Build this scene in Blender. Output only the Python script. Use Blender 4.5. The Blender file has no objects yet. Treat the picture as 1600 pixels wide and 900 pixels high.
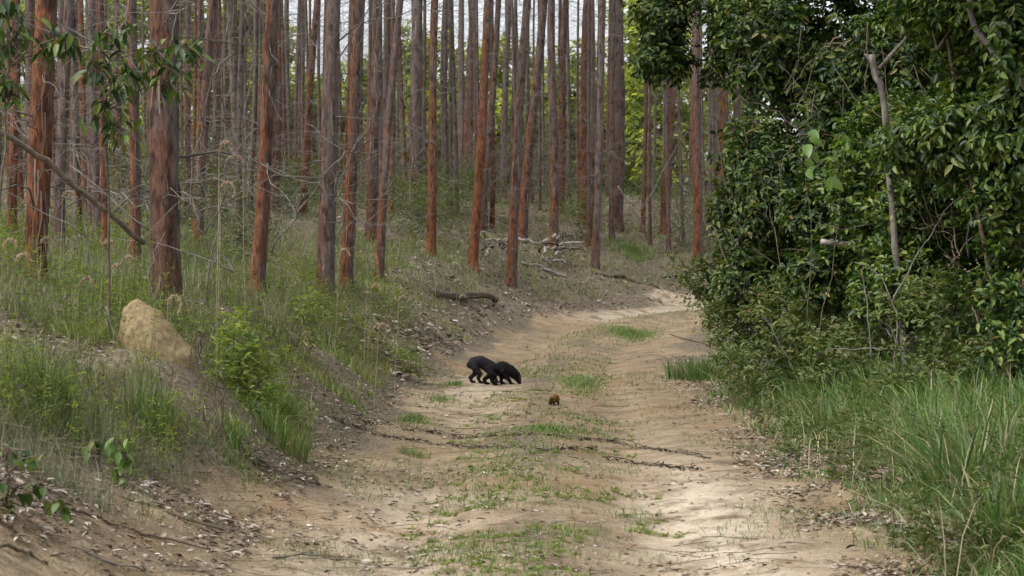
import bpy, bmesh, math, random
import numpy as np
from mathutils import Vector, Matrix

R = math.radians
rng = np.random.default_rng(7)
random.seed(7)
S = bpy.context.scene
COL = S.collection

# ------------------------------------------------------------------ camera
F = 3125.0            # focal length in photograph pixels (photo is 1600 wide)
EYE = 1.6
HOR = 400.0
cd = bpy.data.cameras.new('camera')
cam = bpy.data.objects.new('camera', cd)
COL.objects.link(cam)
cam.location = (0, 0, EYE)
cam.rotation_euler = (R(90), 0, 0)
cd.sensor_width = 36.0
cd.lens = 36.0 * F / 1600.0
cd.shift_y = (HOR - 450.0) / 1600.0
cd.clip_start = 0.1
cd.clip_end = 5000
cd.dof.use_dof = True
cd.dof.focus_distance = 24.5
cd.dof.aperture_fstop = 8.0
S.camera = cam

# ------------------------------------------------------------------ sky, sun, exposure
SUN_EL, SUN_AZ = R(56), R(-118)       # azimuth from +Y towards +X
w = bpy.data.worlds.new('World')
S.world = w
w.use_nodes = True
nt = w.node_tree
nt.nodes.clear()
sky = nt.nodes.new('ShaderNodeTexSky')
sky.sky_type = 'NISHITA'
sky.sun_disc = False
sky.sun_elevation = SUN_EL
sky.sun_rotation = SUN_AZ
sky.air_density = 1.0
sky.dust_density = 4.0
hs = nt.nodes.new('ShaderNodeHueSaturation')
hs.inputs['Saturation'].default_value = 0.25
bg = nt.nodes.new('ShaderNodeBackground')
bg.inputs['Strength'].default_value = 0.15
wo = nt.nodes.new('ShaderNodeOutputWorld')
nt.links.new(sky.outputs[0], hs.inputs['Color'])
nt.links.new(hs.outputs[0], bg.inputs['Color'])
nt.links.new(bg.outputs[0], wo.inputs['Surface'])
sd = bpy.data.lights.new('sun', 'SUN')
sd.energy = 0.8
sd.angle = R(18)
sd.color = (1.0, 0.96, 0.9)
sun = bpy.data.objects.new('sun', sd)
COL.objects.link(sun)
sdir = Vector((math.sin(SUN_AZ) * math.cos(SUN_EL), math.cos(SUN_AZ) * math.cos(SUN_EL), math.sin(SUN_EL)))
sun.rotation_euler = sdir.to_track_quat('Z', 'Y').to_euler()
sun.location = (0, 0, 60)
vs = S.view_settings
vs.view_transform = 'Standard'
vs.look = 'None'
vs.gamma = 1.0
vs.use_curve_mapping = False
vs.exposure = 1.15
S.render.film_transparent = False
S.cycles.max_bounces = 8
S.cycles.diffuse_bounces = 4
S.cycles.transmission_bounces = 4
S.cycles.transparent_max_bounces = 4

# ------------------------------------------------------------------ noise (numpy)
_T2 = rng.random((256, 256)).astype(np.float32)
_T3 = rng.random((64, 64, 64)).astype(np.float32)


def sm(t):
    t = np.clip(t, 0, 1)
    return t * t * (3 - 2 * t)


def n2(x, y):
    xi, yi = np.floor(x).astype(int), np.floor(y).astype(int)
    fx, fy = sm(x - xi), sm(y - yi)
    a, b = _T2[xi & 255, yi & 255], _T2[(xi + 1) & 255, yi & 255]
    c, d = _T2[xi & 255, (yi + 1) & 255], _T2[(xi + 1) & 255, (yi + 1) & 255]
    return (a * (1 - fx) + b * fx) * (1 - fy) + (c * (1 - fx) + d * fx) * fy


def fbm(x, y, o=3):
    s, a, t = 0, 0.5, 0
    for k in range(o):
        s = s + a * n2(x * 2 ** k + 17.3 * k, y * 2 ** k + 5.1 * k)
        t += a
        a *= 0.5
    return s / t


def n3(p):
    i = np.floor(p).astype(int)
    f = sm(p - i)
    r = 0
    for dx in (0, 1):
        for dy in (0, 1):
            for dz in (0, 1):
                wgt = (f[:, 0] if dx else 1 - f[:, 0]) * (f[:, 1] if dy else 1 - f[:, 1]) * (f[:, 2] if dz else 1 - f[:, 2])
                r = r + wgt * _T3[(i[:, 0] + dx) & 63, (i[:, 1] + dy) & 63, (i[:, 2] + dz) & 63]
    return r


# ------------------------------------------------------------------ terrain
_cp = np.array([(0.0, -60), (0.0, -20), (0.05, 0), (0.1, 10), (0.25, 19), (0.45, 26), (0.95, 33), (1.9, 39), (3.7, 44),
                (6.6, 47.5), (11, 49.5), (18, 50.5), (40, 52), (160, 60)], float)


def _cat(P, step=0.3):
    out = []
    for i in range(len(P) - 1):
        p0, p1, p2, p3 = P[max(i - 1, 0)], P[i], P[i + 1], P[min(i + 2, len(P) - 1)]
        n = max(2, int(np.linalg.norm(p2 - p1) / step))
        if n > 60:
            n = 60
        t = np.linspace(0, 1, n, endpoint=False)[:, None]
        out.append(0.5 * (2 * p1 + (p2 - p0) * t + (2 * p0 - 5 * p1 + 4 * p2 - p3) * t ** 2 + (3 * p1 - p0 - 3 * p2 + p3) * t ** 3))
    return np.vstack(out + [P[-1:]])


CL = _cat(_cp)
_tan = np.gradient(CL, axis=0)
_tan /= np.linalg.norm(_tan, axis=1)[:, None]
_nor = np.stack([-_tan[:, 1], _tan[:, 0]], 1)


def road_d(x, y):
    """signed distance to the track's centre line, positive on its outer (forest) side"""
    x = np.atleast_1d(np.asarray(x, float))
    y = np.atleast_1d(np.asarray(y, float))
    out = np.empty(x.shape)
    for s in range(0, len(x), 20000):
        xs, ys = x[s:s + 20000], y[s:s + 20000]
        d2 = (xs[:, None].astype(np.float32) - CL[None, :, 0].astype(np.float32)) ** 2 + (ys[:, None].astype(np.float32) - CL[None, :, 1].astype(np.float32)) ** 2
        k = d2.argmin(1)
        lat = (xs - CL[k, 0]) * _nor[k, 0] + (ys - CL[k, 1]) * _nor[k, 1]
        out[s:s + 20000] = np.where(lat >= 0, 1, -1) * np.sqrt(d2[np.arange(len(k)), k])
    return out


def height(x, y, d=None):
    x = np.atleast_1d(np.asarray(x, float))
    y = np.atleast_1d(np.asarray(y, float))
    if d is None:
        d = road_d(x, y)
    wob = (fbm(x * 0.35 + 9, y * 0.35, 2) - 0.5)
    dl = d + wob * 0.9
    bend = sm((y - 29) / 8) * sm((x + 2.2) / 4.0)
    wide = 1.5 * np.exp(-((y - 8.5) / 4.5) ** 2)
    left = (0.66 - 0.16 * bend) * sm((dl - 1.25 + 0.3 * wide) / (2.1 + 2.0 * bend + 1.0 * wide)) + 3.4 * (1 - np.exp(-np.maximum(dl - 1.6, 0) / 13.0))
    right = 0.28 * sm((-dl - 1.9) / 2.0) + 0.25 * sm((-dl - 4) / 8)
    z = np.where(d > 0, left, right)
    z = z + 0.4 * sm((y - 31) / 16)
    on = 1 - sm((np.abs(d) - 1.3) / 0.8)
    rut = np.exp(-((np.abs(d) - 0.78) / 0.33) ** 2)
    flat = 1 - 0.85 * np.exp(-((y - 25.3) / 2.6) ** 2)
    z = z - 0.075 * flat * rut * on + 0.02 * flat * on * np.exp(-(d / 0.3) ** 2)
    near = np.exp(-np.maximum(y - 60, 0) / 60)
    off = 1 - on
    z = z + off * near * ((fbm(x * 1.1, y * 1.1, 3) - 0.5) * 0.22) + near * (fbm(x * 4.2 + 3, y * 4.2, 2) - 0.5) * 0.035
    z = z + 0.52 * np.exp(-((x + 2.35) ** 2 / 0.5 + (y - 13.7) ** 2 / 0.9))     # soil heaped round the termite mound
    z = z + off * near * sm((d - 1.9) / 1.0) * (fbm(x * 2.3 + 1, y * 2.3, 3) - 0.5) * 0.26
    z = z + sm((y - 130) / 400) * (fbm(x * 0.01, y * 0.01, 2) - 0.3) * 14
    return z


def h1(x, y):
    return float(height([x], [y])[0])


def at(px, py, D):
    return Vector(((px - 800) / F * D, D, EYE - (py - HOR) / F * D))


_DS = np.geomspace(5, 130, 900)


def hit(px, py):
    z = EYE - (py - HOR) / F * _DS
    x = (px - 800) / F * _DS
    k = np.nonzero(z <= height(x, _DS))[0]
    D = _DS[k[0]] if len(k) else 130.0
    return Vector(((px - 800) / F * D, D, h1((px - 800) / F * D, D)))


def gpt(px, D):
    x = (px - 800) / F * D
    return Vector((x, D, h1(x, D)))


# ------------------------------------------------------------------ mesh helpers
class Geo:
    def __init__(self):
        self.v, self.f, self.n = [], {}, 0

    def add(self, V, *Fs):
        V = np.asarray(V, np.float32).reshape(-1, 3)
        for Fa in Fs:
            Fa = np.asarray(Fa, np.int64)
            if Fa.size:
                self.f.setdefault(Fa.shape[1], []).append(Fa + self.n)
        self.v.append(V)
        self.n += len(V)
        return self

    def mesh(self, name, mat, smooth=False):
        me = bpy.data.meshes.new(name)
        V = np.vstack(self.v)
        me.vertices.add(len(V))
        me.vertices.foreach_set('co', V.ravel())
        idx, tot = [], []
        for k, L in self.f.items():
            A = np.vstack(L)
            idx.append(A.ravel())
            tot.append(np.full(len(A), k))
        idx, tot = np.concatenate(idx), np.concatenate(tot)
        me.loops.add(len(idx))
        me.loops.foreach_set('vertex_index', idx.astype(np.int32))
        me.polygons.add(len(tot))
        me.polygons.foreach_set('loop_start', np.concatenate([[0], np.cumsum(tot)[:-1]]).astype(np.int32))
        me.polygons.foreach_set('loop_total', tot.astype(np.int32))
        if smooth:
            me.polygons.foreach_set('use_smooth', np.ones(len(tot), bool))
        me.materials.append(mat)
        me.update(calc_edges=True)
        return me


def link(name, me, parent=None, loc=None, rot=None, scale=None, **props):
    o = bpy.data.objects.new(name, me)
    COL.objects.link(o)
    if parent is not None:
        o.parent = parent
    if loc is not None:
        o.location = loc
    if rot is not None:
        o.rotation_euler = rot
    if scale is not None:
        o.scale = (scale,) * 3 if np.isscalar(scale) else scale
    for k, v in props.items():
        o[k] = v
    return o


def thing(name, label, cat, loc=(0, 0, 0), rz=0, group=None):
    o = link(name, None, None, loc, (0, 0, rz), label=label, category=cat)
    o.empty_display_size = 0.1
    if group:
        o['group'] = group
    return o


def copy_tree(o, parent=None):
    c = o.copy()
    COL.objects.link(c)
    if parent is not None:
        c.parent = parent
    for ch in list(o.children):
        copy_tree(ch, c)
    return c


def norm(v):
    return v / np.maximum(np.linalg.norm(v, axis=-1, keepdims=True), 1e-9)


def tube(path, rad, sides=6, cap=True, jit=0.0):
    P = np.asarray([tuple(p) for p in path], float)
    n = len(P)
    rad = np.broadcast_to(np.asarray(rad, float), (n,))
    T = norm(np.gradient(P, axis=0))
    ref = np.array([1.0, 0, 0]) if abs(T[0, 0]) < 0.8 else np.array([0, 1.0, 0])
    A = norm(np.cross(T, ref))
    B = np.cross(T, A)
    a = np.arange(sides) / sides * 2 * np.pi
    rr = rad[:, None] * (1 + jit * (rng.random((n, sides)) - 0.5) * 2)
    V = P[:, None, :] + (A[:, None, :] * np.cos(a)[None, :, None] + B[:, None, :] * np.sin(a)[None, :, None]) * rr[:, :, None]
    V = V.reshape(-1, 3)
    i = np.arange(n - 1)[:, None] * sides
    j = np.arange(sides)[None, :]
    Q = np.stack([i + j, i + (j + 1) % sides, i + sides + (j + 1) % sides, i + sides + j], -1).reshape(-1, 4)
    if cap:
        V = np.vstack([V, P[:1], P[-1:]])
        c0, c1 = n * sides, n * sides + 1
        j = np.arange(sides)
        t0 = np.stack([np.full(sides, c0), (j + 1) % sides, j], 1)
        t1 = np.stack([np.full(sides, c1), (n - 1) * sides + j, (n - 1) * sides + (j + 1) % sides], 1)
        return V, Q, np.vstack([t0, t1])
    return V, Q


def wiggle(p0, p1, n, amp, sag=0.0):
    p0, p1 = np.array(tuple(p0), float), np.array(tuple(p1), float)
    t = np.linspace(0, 1, n)[:, None]
    P = p0 + (p1 - p0) * t
    k = rng.normal(0, 1, (n, 3)) * amp
    k = np.cumsum(k, 0) - np.cumsum(k, 0)[-1] * t
    k[0] = 0
    P = P + k
    P[:, 2] -= sag * (t[:, 0] * (1 - t[:, 0])) * 4
    return P


def leaves(P, D, N, L, Wd, fold=0.25, droop=0.2):
    """pointed leaves folded along the midrib: P base, D direction, N upper side"""
    n = len(P)
    D = norm(D)
    Sx = norm(np.cross(D, N))
    U = np.cross(Sx, D)
    L = np.broadcast_to(np.asarray(L, float), (n,))[:, None]
    Wd = np.broadcast_to(np.asarray(Wd, float), (n,))[:, None]
    t1 = P + D * L * 0.3
    t2 = P + D * L * 0.68 - U * L * droop * 0.35
    tip = P + D * L - U * L * droop
    a = Sx * Wd * 0.5
    b = Sx * Wd * 0.42
    f = U * Wd * fold
    V = np.stack([P, t1 - a + f, t2 - b + f, tip, t2 + b + f, t1 + a + f], 1).reshape(-1, 3)
    k = np.arange(n)[:, None] * 6
    Q = np.concatenate([k + np.array([[0, 3, 2, 1]]), k + np.array([[0, 5, 4, 3]])])
    return V, Q


def blades(P, H, Wd, bend, az=None, seedk=None):
    """curved tapering grass blades"""
    n = len(P)
    az = rng.random(n) * 2 * np.pi if az is None else az
    dx = np.stack([np.cos(az), np.sin(az), np.zeros(n)], 1)
    sx = np.stack([-np.sin(az), np.cos(az), np.zeros(n)], 1)
    tw = rng.random(n)[:, None] * 0.9
    sx = norm(sx * np.cos(tw) + dx * np.sin(tw))
    up = np.array([0, 0, 1.0])
    H = np.broadcast_to(H, (n,))[:, None]
    Wd = np.broadcast_to(Wd, (n,))[:, None]
    bend = np.broadcast_to(bend, (n,))[:, None]

    def pt(t):
        return P + up * H * (t - 0.45 * bend * t ** 2.2) + dx * H * bend * (0.25 * t + 0.75 * t ** 2)
    a, b, c, d = pt(0), pt(0.4), pt(0.75), pt(1.0)
    V = np.stack([a - sx * Wd * 0.4, a + sx * Wd * 0.4, b - sx * Wd * 0.5, b + sx * Wd * 0.5, c - sx * Wd * 0.33, c + sx * Wd * 0.33, d], 1).reshape(-1, 3)
    k = np.arange(n)[:, None] * 7
    Q = np.concatenate([k + np.array([[0, 1, 3, 2]]), k + np.array([[2, 3, 5, 4]])])
    T = k + np.array([[4, 5, 6]])
    return V, Q, T


# ------------------------------------------------------------------ materials
def mat(name):
    m = bpy.data.materials.new(name)
    m.use_nodes = True
    t = m.node_tree
    t.nodes.clear()
    return m, t


def nd(t, typ, ins=None, **kw):
    n = t.nodes.new(typ)
    for k, v in kw.items():
        setattr(n, k, v)
    for k, v in (ins or {}).items():
        if isinstance(v, bpy.types.NodeSocket):
            t.links.new(v, n.inputs[k])
        else:
            n.inputs[k].default_value = v
    return n


def ramp(t, fac, stops, interp='LINEAR'):
    n = t.nodes.new('ShaderNodeValToRGB')
    n.color_ramp.interpolation = interp
    e = n.color_ramp.elements
    while len(e) < len(stops):
        e.new(0.5)
    for q, (p, c) in zip(e, stops):
        q.position = p
        q.color = tuple(c) + (1,) if len(c) == 3 else c
    t.links.new(fac, n.inputs[0])
    return n.outputs[0]


def mixc(t, fac, a, b, bt='MIX'):
    n = t.nodes.new('ShaderNodeMix')
    n.data_type = 'RGBA'
    n.blend_type = bt
    for s, v in ((n.inputs[0], fac), (n.inputs[6], a), (n.inputs[7], b)):
        if isinstance(v, bpy.types.NodeSocket):
            t.links.new(v, s)
        else:
            s.default_value = v if not isinstance(v, tuple) else (tuple(v) + (1,))[:4]
    return n.outputs[2]


def math_n(t, op, a, b=0.0, clamp=False):
    n = t.nodes.new('ShaderNodeMath')
    n.operation = op
    n.use_clamp = clamp
    for s, v in ((n.inputs[0], a), (n.inputs[1], b)):
        if isinstance(v, bpy.types.NodeSocket):
            t.links.new(v, s)
        else:
            s.default_value = v
    return n.outputs[0]


def leaf_mat(name, stops, rough=0.45, trans=0.35, spec=0.5):
    m, t = mat(name)
    g = nd(t, 'ShaderNodeNewGeometry')
    oi = nd(t, 'ShaderNodeObjectInfo')
    c = ramp(t, math_n(t, 'FRACT', math_n(t, 'ADD', g.outputs['Random Per Island'], oi.outputs['Random'])), stops)
    pos = nd(t, 'ShaderNodeTexNoise', {'Scale': 1.3, 'Detail': 2.0})
    t.links.new(g.outputs['Position'], pos.inputs['Vector'])
    v = math_n(t, 'ADD', math_n(t, 'MULTIPLY', pos.outputs[0], 0.7), 0.65)
    v = math_n(t, 'MULTIPLY', v, math_n(t, 'ADD', math_n(t, 'MULTIPLY', oi.outputs['Random'], 0.3), 0.85))
    hsv = nd(t, 'ShaderNodeHueSaturation', {'Color': c, 'Value': v})
    p = nd(t, 'ShaderNodeBsdfPrincipled', {'Base Color': hsv.outputs[0], 'Roughness': rough, 'Specular IOR Level': spec})
    tr = nd(t, 'ShaderNodeBsdfTranslucent')
    tc = nd(t, 'ShaderNodeHueSaturation', {'Color': hsv.outputs[0], 'Value': 1.4, 'Saturation': 1.1, 'Hue': 0.49})
    t.links.new(tc.outputs[0], tr.inputs['Color'])
    mx = nd(t, 'ShaderNodeMixShader', {0: trans, 1: p.outputs[0], 2: tr.outputs[0]})
    o = nd(t, 'ShaderNodeOutputMaterial', {'Surface': mx.outputs[0]})
    return m


def island_mat(name, stops, rough=0.8):
    m, t = mat(name)
    g = nd(t, 'ShaderNodeNewGeometry')
    c = ramp(t, g.outputs['Random Per Island'], stops)
    ns = nd(t, 'ShaderNodeTexNoise', {'Scale': 40.0, 'Detail': 3.0})
    t.links.new(g.outputs['Position'], ns.inputs['Vector'])
    c = mixc(t, 0.35, c, ns.outputs[0], 'SOFT_LIGHT')
    p = nd(t, 'ShaderNodeBsdfPrincipled', {'Base Color': c, 'Roughness': rough, 'Specular IOR Level': 0.25})
    nd(t, 'ShaderNodeOutputMaterial', {'Surface': p.outputs[0]})
    return m


def bark_mat(name, red, dark, grey, greyness=0.0, sc=1.0):
    m, t = mat(name)
    tc = nd(t, 'ShaderNodeTexCoord')
    oi = nd(t, 'ShaderNodeObjectInfo')
    off = nd(t, 'ShaderNodeVectorMath', {0: tc.outputs['Object']}, operation='ADD')
    cmb = nd(t, 'ShaderNodeCombineXYZ', {'X': math_n(t, 'MULTIPLY', oi.outputs['Random'], 40.0), 'Z': math_n(t, 'MULTIPLY', oi.outputs['Random'], 23.0)})
    t.links.new(cmb.outputs[0], off.inputs[1])
    mp = nd(t, 'ShaderNodeMapping', {'Vector': off.outputs[0], 'Scale': (9 * sc, 9 * sc, 1.7 * sc)})
    mp2 = nd(t, 'ShaderNodeMapping', {'Vector': off.outputs[0], 'Scale': (45 * sc, 45 * sc, 9 * sc)})
    n_a = nd(t, 'ShaderNodeTexNoise', {'Vector': mp.outputs[0], 'Scale': 1.0, 'Detail': 5.0, 'Roughness': 0.65})
    n_b = nd(t, 'ShaderNodeTexNoise', {'Vector': mp2.outputs[0], 'Scale': 1.0, 'Detail': 4.0, 'Roughness': 0.7})
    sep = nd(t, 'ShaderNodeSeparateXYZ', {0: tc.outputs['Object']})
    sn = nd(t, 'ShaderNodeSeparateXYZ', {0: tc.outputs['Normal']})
    hz = math_n(t, 'MULTIPLY', math_n(t, 'SUBTRACT', sep.outputs['Z'], 2.2), 0.055)
    hz = math_n(t, 'MINIMUM', hz, 0.3)
    g = math_n(t, 'ADD', n_a.outputs[0], hz)
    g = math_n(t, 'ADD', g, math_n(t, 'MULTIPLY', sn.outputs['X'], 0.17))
    g = math_n(t, 'ADD', g, math_n(t, 'MULTIPLY', math_n(t, 'SUBTRACT', oi.outputs['Random'], 0.5), 0.3))
    g = math_n(t, 'ADD', g, greyness)
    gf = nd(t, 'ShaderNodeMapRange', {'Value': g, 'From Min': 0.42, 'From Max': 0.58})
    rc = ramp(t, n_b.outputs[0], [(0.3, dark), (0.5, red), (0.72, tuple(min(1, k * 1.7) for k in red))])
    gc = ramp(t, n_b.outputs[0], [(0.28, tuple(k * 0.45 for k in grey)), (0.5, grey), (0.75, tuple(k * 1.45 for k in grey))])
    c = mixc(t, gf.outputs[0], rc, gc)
    mp3 = nd(t, 'ShaderNodeMapping', {'Vector': off.outputs[0], 'Scale': (11, 11, 5)})
    n_c = nd(t, 'ShaderNodeTexNoise', {'Vector': mp3.outputs[0], 'Scale': 1.0, 'Detail': 3.0})
    c = mixc(t, 0.8, c, ramp(t, n_c.outputs[0], [(0.34, (0.28, 0.25, 0.24)), (0.5, (1, 1, 1))]), 'MULTIPLY')
    bp = nd(t, 'ShaderNodeBump', {'Strength': 0.9, 'Distance': 0.02, 'Height': math_n(t, 'ADD', n_a.outputs[0], math_n(t, 'MULTIPLY', n_b.outputs[0], 0.6))})
    p = nd(t, 'ShaderNodeBsdfPrincipled', {'Base Color': c, 'Roughness': 0.85, 'Specular IOR Level': 0.2, 'Normal': bp.outputs[0]})
    nd(t, 'ShaderNodeOutputMaterial', {'Surface': p.outputs[0]})
    return m


def plain_noise(name, a, b, scale=8.0, rough=0.85, stretch=(1, 1, 1), bump=0.4, spec=0.2):
    m, t = mat(name)
    tc = nd(t, 'ShaderNodeTexCoord')
    mp = nd(t, 'ShaderNodeMapping', {'Vector': tc.outputs['Object'], 'Scale': stretch})
    n = nd(t, 'ShaderNodeTexNoise', {'Vector': mp.outputs[0], 'Scale': scale, 'Detail': 5.0, 'Roughness': 0.65})
    c = ramp(t, n.outputs[0], [(0.32, a), (0.68, b)])
    bp = nd(t, 'ShaderNodeBump', {'Strength': bump, 'Distance': 0.01, 'Height': n.outputs[0]})
    p = nd(t, 'ShaderNodeBsdfPrincipled', {'Base Color': c, 'Roughness': rough, 'Specular IOR Level': spec, 'Normal': bp.outputs[0]})
    nd(t, 'ShaderNodeOutputMaterial', {'Surface': p.outputs[0]})
    return m


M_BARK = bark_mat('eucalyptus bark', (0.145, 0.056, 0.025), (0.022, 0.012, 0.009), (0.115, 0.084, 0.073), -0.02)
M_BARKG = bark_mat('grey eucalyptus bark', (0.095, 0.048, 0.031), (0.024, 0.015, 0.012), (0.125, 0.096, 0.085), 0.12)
M_DEADW = plain_noise('dead wood', (0.13, 0.11, 0.095), (0.38, 0.34, 0.30), 14, 0.85, (1, 1, 1))
M_GREYW = plain_noise('grey bark limb', (0.06, 0.05, 0.042), (0.22, 0.19, 0.165), 18, 0.9, (1, 1, 0.35), 0.8)
M_DARKW = plain_noise('dark rotting wood', (0.025, 0.018, 0.013), (0.12, 0.09, 0.065), 16)
M_TWIG = plain_noise('pale twig', (0.075, 0.067, 0.059), (0.21, 0.19, 0.165), 9)
M_BROWNW = plain_noise('brown stem', (0.06, 0.045, 0.03), (0.19, 0.15, 0.11), 18)
M_STRIP = island_mat('peeling bark', [(0, (0.07, 0.032, 0.022)), (0.6, (0.15, 0.095, 0.075)), (1, (0.25, 0.19, 0.165))])
M_CROWN = leaf_mat('eucalyptus leaf', [(0, (0.045, 0.075, 0.03)), (0.6, (0.08, 0.12, 0.045)), (1, (0.13, 0.16, 0.06))], 0.5, 0.3)
M_DARKLEAF = leaf_mat('dark glossy leaf', [(0, (0.010, 0.028, 0.007)), (0.45, (0.026, 0.060, 0.009)), (0.74, (0.085, 0.138, 0.02)), (0.93, (0.14, 0.18, 0.036)), (1, (0.2, 0.15, 0.05))], 0.5, 0.25, 0.4)
M_MIDLEAF = leaf_mat('mid green leaf', [(0, (0.014, 0.038, 0.008)), (0.45, (0.042, 0.086, 0.011)), (0.78, (0.115, 0.168, 0.024)), (1, (0.18, 0.20, 0.05))], 0.48, 0.28)
M_BROADLEAF = leaf_mat('broad light leaf', [(0, (0.08, 0.16, 0.025)), (1, (0.14, 0.22, 0.045))], 0.4, 0.4)
M_OLIVE = leaf_mat('olive small leaf', [(0, (0.045, 0.075, 0.016)), (0.6, (0.095, 0.135, 0.03)), (0.9, (0.16, 0.185, 0.055)), (1, (0.19, 0.14, 0.07))], 0.55, 0.35)
M_SUNLEAF = leaf_mat('yellow green leaf', [(0, (0.05, 0.09, 0.02)), (0.5, (0.12, 0.17, 0.03)), (1, (0.21, 0.25, 0.05))], 0.5, 0.5)
M_FARLEAF = leaf_mat('sunlit far leaf', [(0, (0.09, 0.14, 0.02)), (0.5, (0.22, 0.28, 0.045)), (1, (0.38, 0.42, 0.09))], 0.5, 0.6)  # leaf colour raised above natural foliage, carrying backlit sunlight in the colour
M_GRASS = leaf_mat('fresh grass', [(0, (0.06, 0.115, 0.022)), (0.6, (0.115, 0.185, 0.04)), (0.88, (0.18, 0.225, 0.065)), (1, (0.30, 0.25, 0.13))], 0.5, 0.35)
M_DRYGRASS = leaf_mat('dull grass', [(0, (0.05, 0.075, 0.026)), (0.45, (0.10, 0.125, 0.05)), (0.72, (0.16, 0.155, 0.085)), (1, (0.25, 0.22, 0.14))], 0.6, 0.3)
M_VERGE = leaf_mat('verge grass blade', [(0, (0.035, 0.08, 0.015)), (0.5, (0.075, 0.15, 0.028)), (0.8, (0.135, 0.195, 0.045)), (0.93, (0.22, 0.20, 0.09)), (1, (0.34, 0.28, 0.17))], 0.5, 0.35)
M_BANK = leaf_mat('yellowish bank grass', [(0, (0.085, 0.13, 0.022)), (0.6, (0.15, 0.20, 0.04)), (0.88, (0.22, 0.235, 0.07)), (1, (0.28, 0.23, 0.12))], 0.55, 0.35)
M_STRAW = leaf_mat('straw', [(0, (0.20, 0.16, 0.10)), (1, (0.40, 0.34, 0.22))], 0.7, 0.2)
M_PLUME = leaf_mat('seed plume', [(0, (0.30, 0.215, 0.135)), (1, (0.48, 0.38, 0.26))], 0.7, 0.35)
M_LITTER = island_mat('leaf litter', [(0, (0.06, 0.035, 0.022)), (0.3, (0.15, 0.10, 0.065)), (0.6, (0.24, 0.20, 0.155)), (0.92, (0.34, 0.30, 0.25)), (1, (0.50, 0.46, 0.41))], 0.6)
M_DARKLIT = island_mat('dark debris', [(0, (0.03, 0.022, 0.016)), (0.6, (0.08, 0.06, 0.045)), (1, (0.2, 0.16, 0.12))], 0.8)
M_CLOD = island_mat('earth clod', [(0, (0.09, 0.065, 0.045)), (0.6, (0.22, 0.17, 0.12)), (1, (0.42, 0.37, 0.3))], 0.95)
M_ORANGELEAF = island_mat('orange dead leaf', [(0, (0.20, 0.07, 0.03)), (1, (0.28, 0.12, 0.05))], 0.55)


def ground_mat():
    m, t = mat('sandy earth')
    g = nd(t, 'ShaderNodeNewGeometry')
    pos = g.outputs['Position']
    sand = nd(t, 'ShaderNodeAttribute', attribute_name='sand')
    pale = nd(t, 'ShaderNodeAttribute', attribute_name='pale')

    def noise(s, det=4.0, rg=0.6, sc=(1, 1, 1)):
        mp = nd(t, 'ShaderNodeMapping', {'Vector': pos, 'Scale': sc})
        return nd(t, 'ShaderNodeTexNoise', {'Vector': mp.outputs[0], 'Scale': s, 'Detail': det, 'Roughness': rg}).outputs[0]
    nb, nm, nf, nx = noise(0.55, 4), noise(2.6, 5, 0.65), noise(22, 5, 0.7), noise(70, 3, 0.7)
    sandc = ramp(t, nm, [(0.28, (0.135, 0.104, 0.064)), (0.5, (0.245, 0.185, 0.117)), (0.7, (0.34, 0.265, 0.172))])
    orange = ramp(t, nb, [(0.5, (0, 0, 0)), (0.68, (1, 1, 1))])
    sandc = mixc(t, math_n(t, 'MULTIPLY', orange, 0.5), sandc, (0.265, 0.158, 0.076))
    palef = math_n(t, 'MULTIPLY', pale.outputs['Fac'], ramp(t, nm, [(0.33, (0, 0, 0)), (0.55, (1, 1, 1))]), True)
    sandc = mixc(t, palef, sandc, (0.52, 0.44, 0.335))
    sandc = mixc(t, 0.55, sandc, ramp(t, nf, [(0.25, (0.2, 0.2, 0.2)), (0.6, (0.62, 0.62, 0.62)), (0.8, (0.8, 0.8, 0.8))]), 'OVERLAY')
    grit = ramp(t, nx, [(0.30, (0.35, 0.3, 0.25)), (0.42, (1, 1, 1))])
    sandc = mixc(t, 0.75, sandc, grit, 'MULTIPLY')
    lit = ramp(t, noise(34, 4, 0.75), [(0.3, (0.04, 0.032, 0.024)), (0.48, (0.14, 0.115, 0.08)), (0.62, (0.235, 0.195, 0.142)), (0.75, (0.37, 0.325, 0.26))])
    lit = mixc(t, 0.5, lit, ramp(t, nm, [(0.3, (0.3, 0.3, 0.3)), (0.7, (0.65, 0.62, 0.58))]), 'OVERLAY')
    f = math_n(t, 'ADD', sand.outputs['Fac'], math_n(t, 'MULTIPLY', math_n(t, 'SUBTRACT', noise(5, 5, 0.7), 0.5), 1.1))
    f = nd(t, 'ShaderNodeMapRange', {'Value': f, 'From Min': 0.32, 'From Max': 0.68}).outputs[0]
    c = mixc(t, f, lit, sandc)
    hgt = math_n(t, 'ADD', math_n(t, 'MULTIPLY', nf, 0.7), math_n(t, 'MULTIPLY', nx, 0.4))
    bp = nd(t, 'ShaderNodeBump', {'Strength': 1.0, 'Distance': 0.04, 'Height': hgt})
    p = nd(t, 'ShaderNodeBsdfPrincipled', {'Base Color': c, 'Roughness': 0.95, 'Specular IOR Level': 0.1, 'Normal': bp.outputs[0]})
    nd(t, 'ShaderNodeOutputMaterial', {'Surface': p.outputs[0]})
    return m


M_GROUND = ground_mat()

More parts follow.
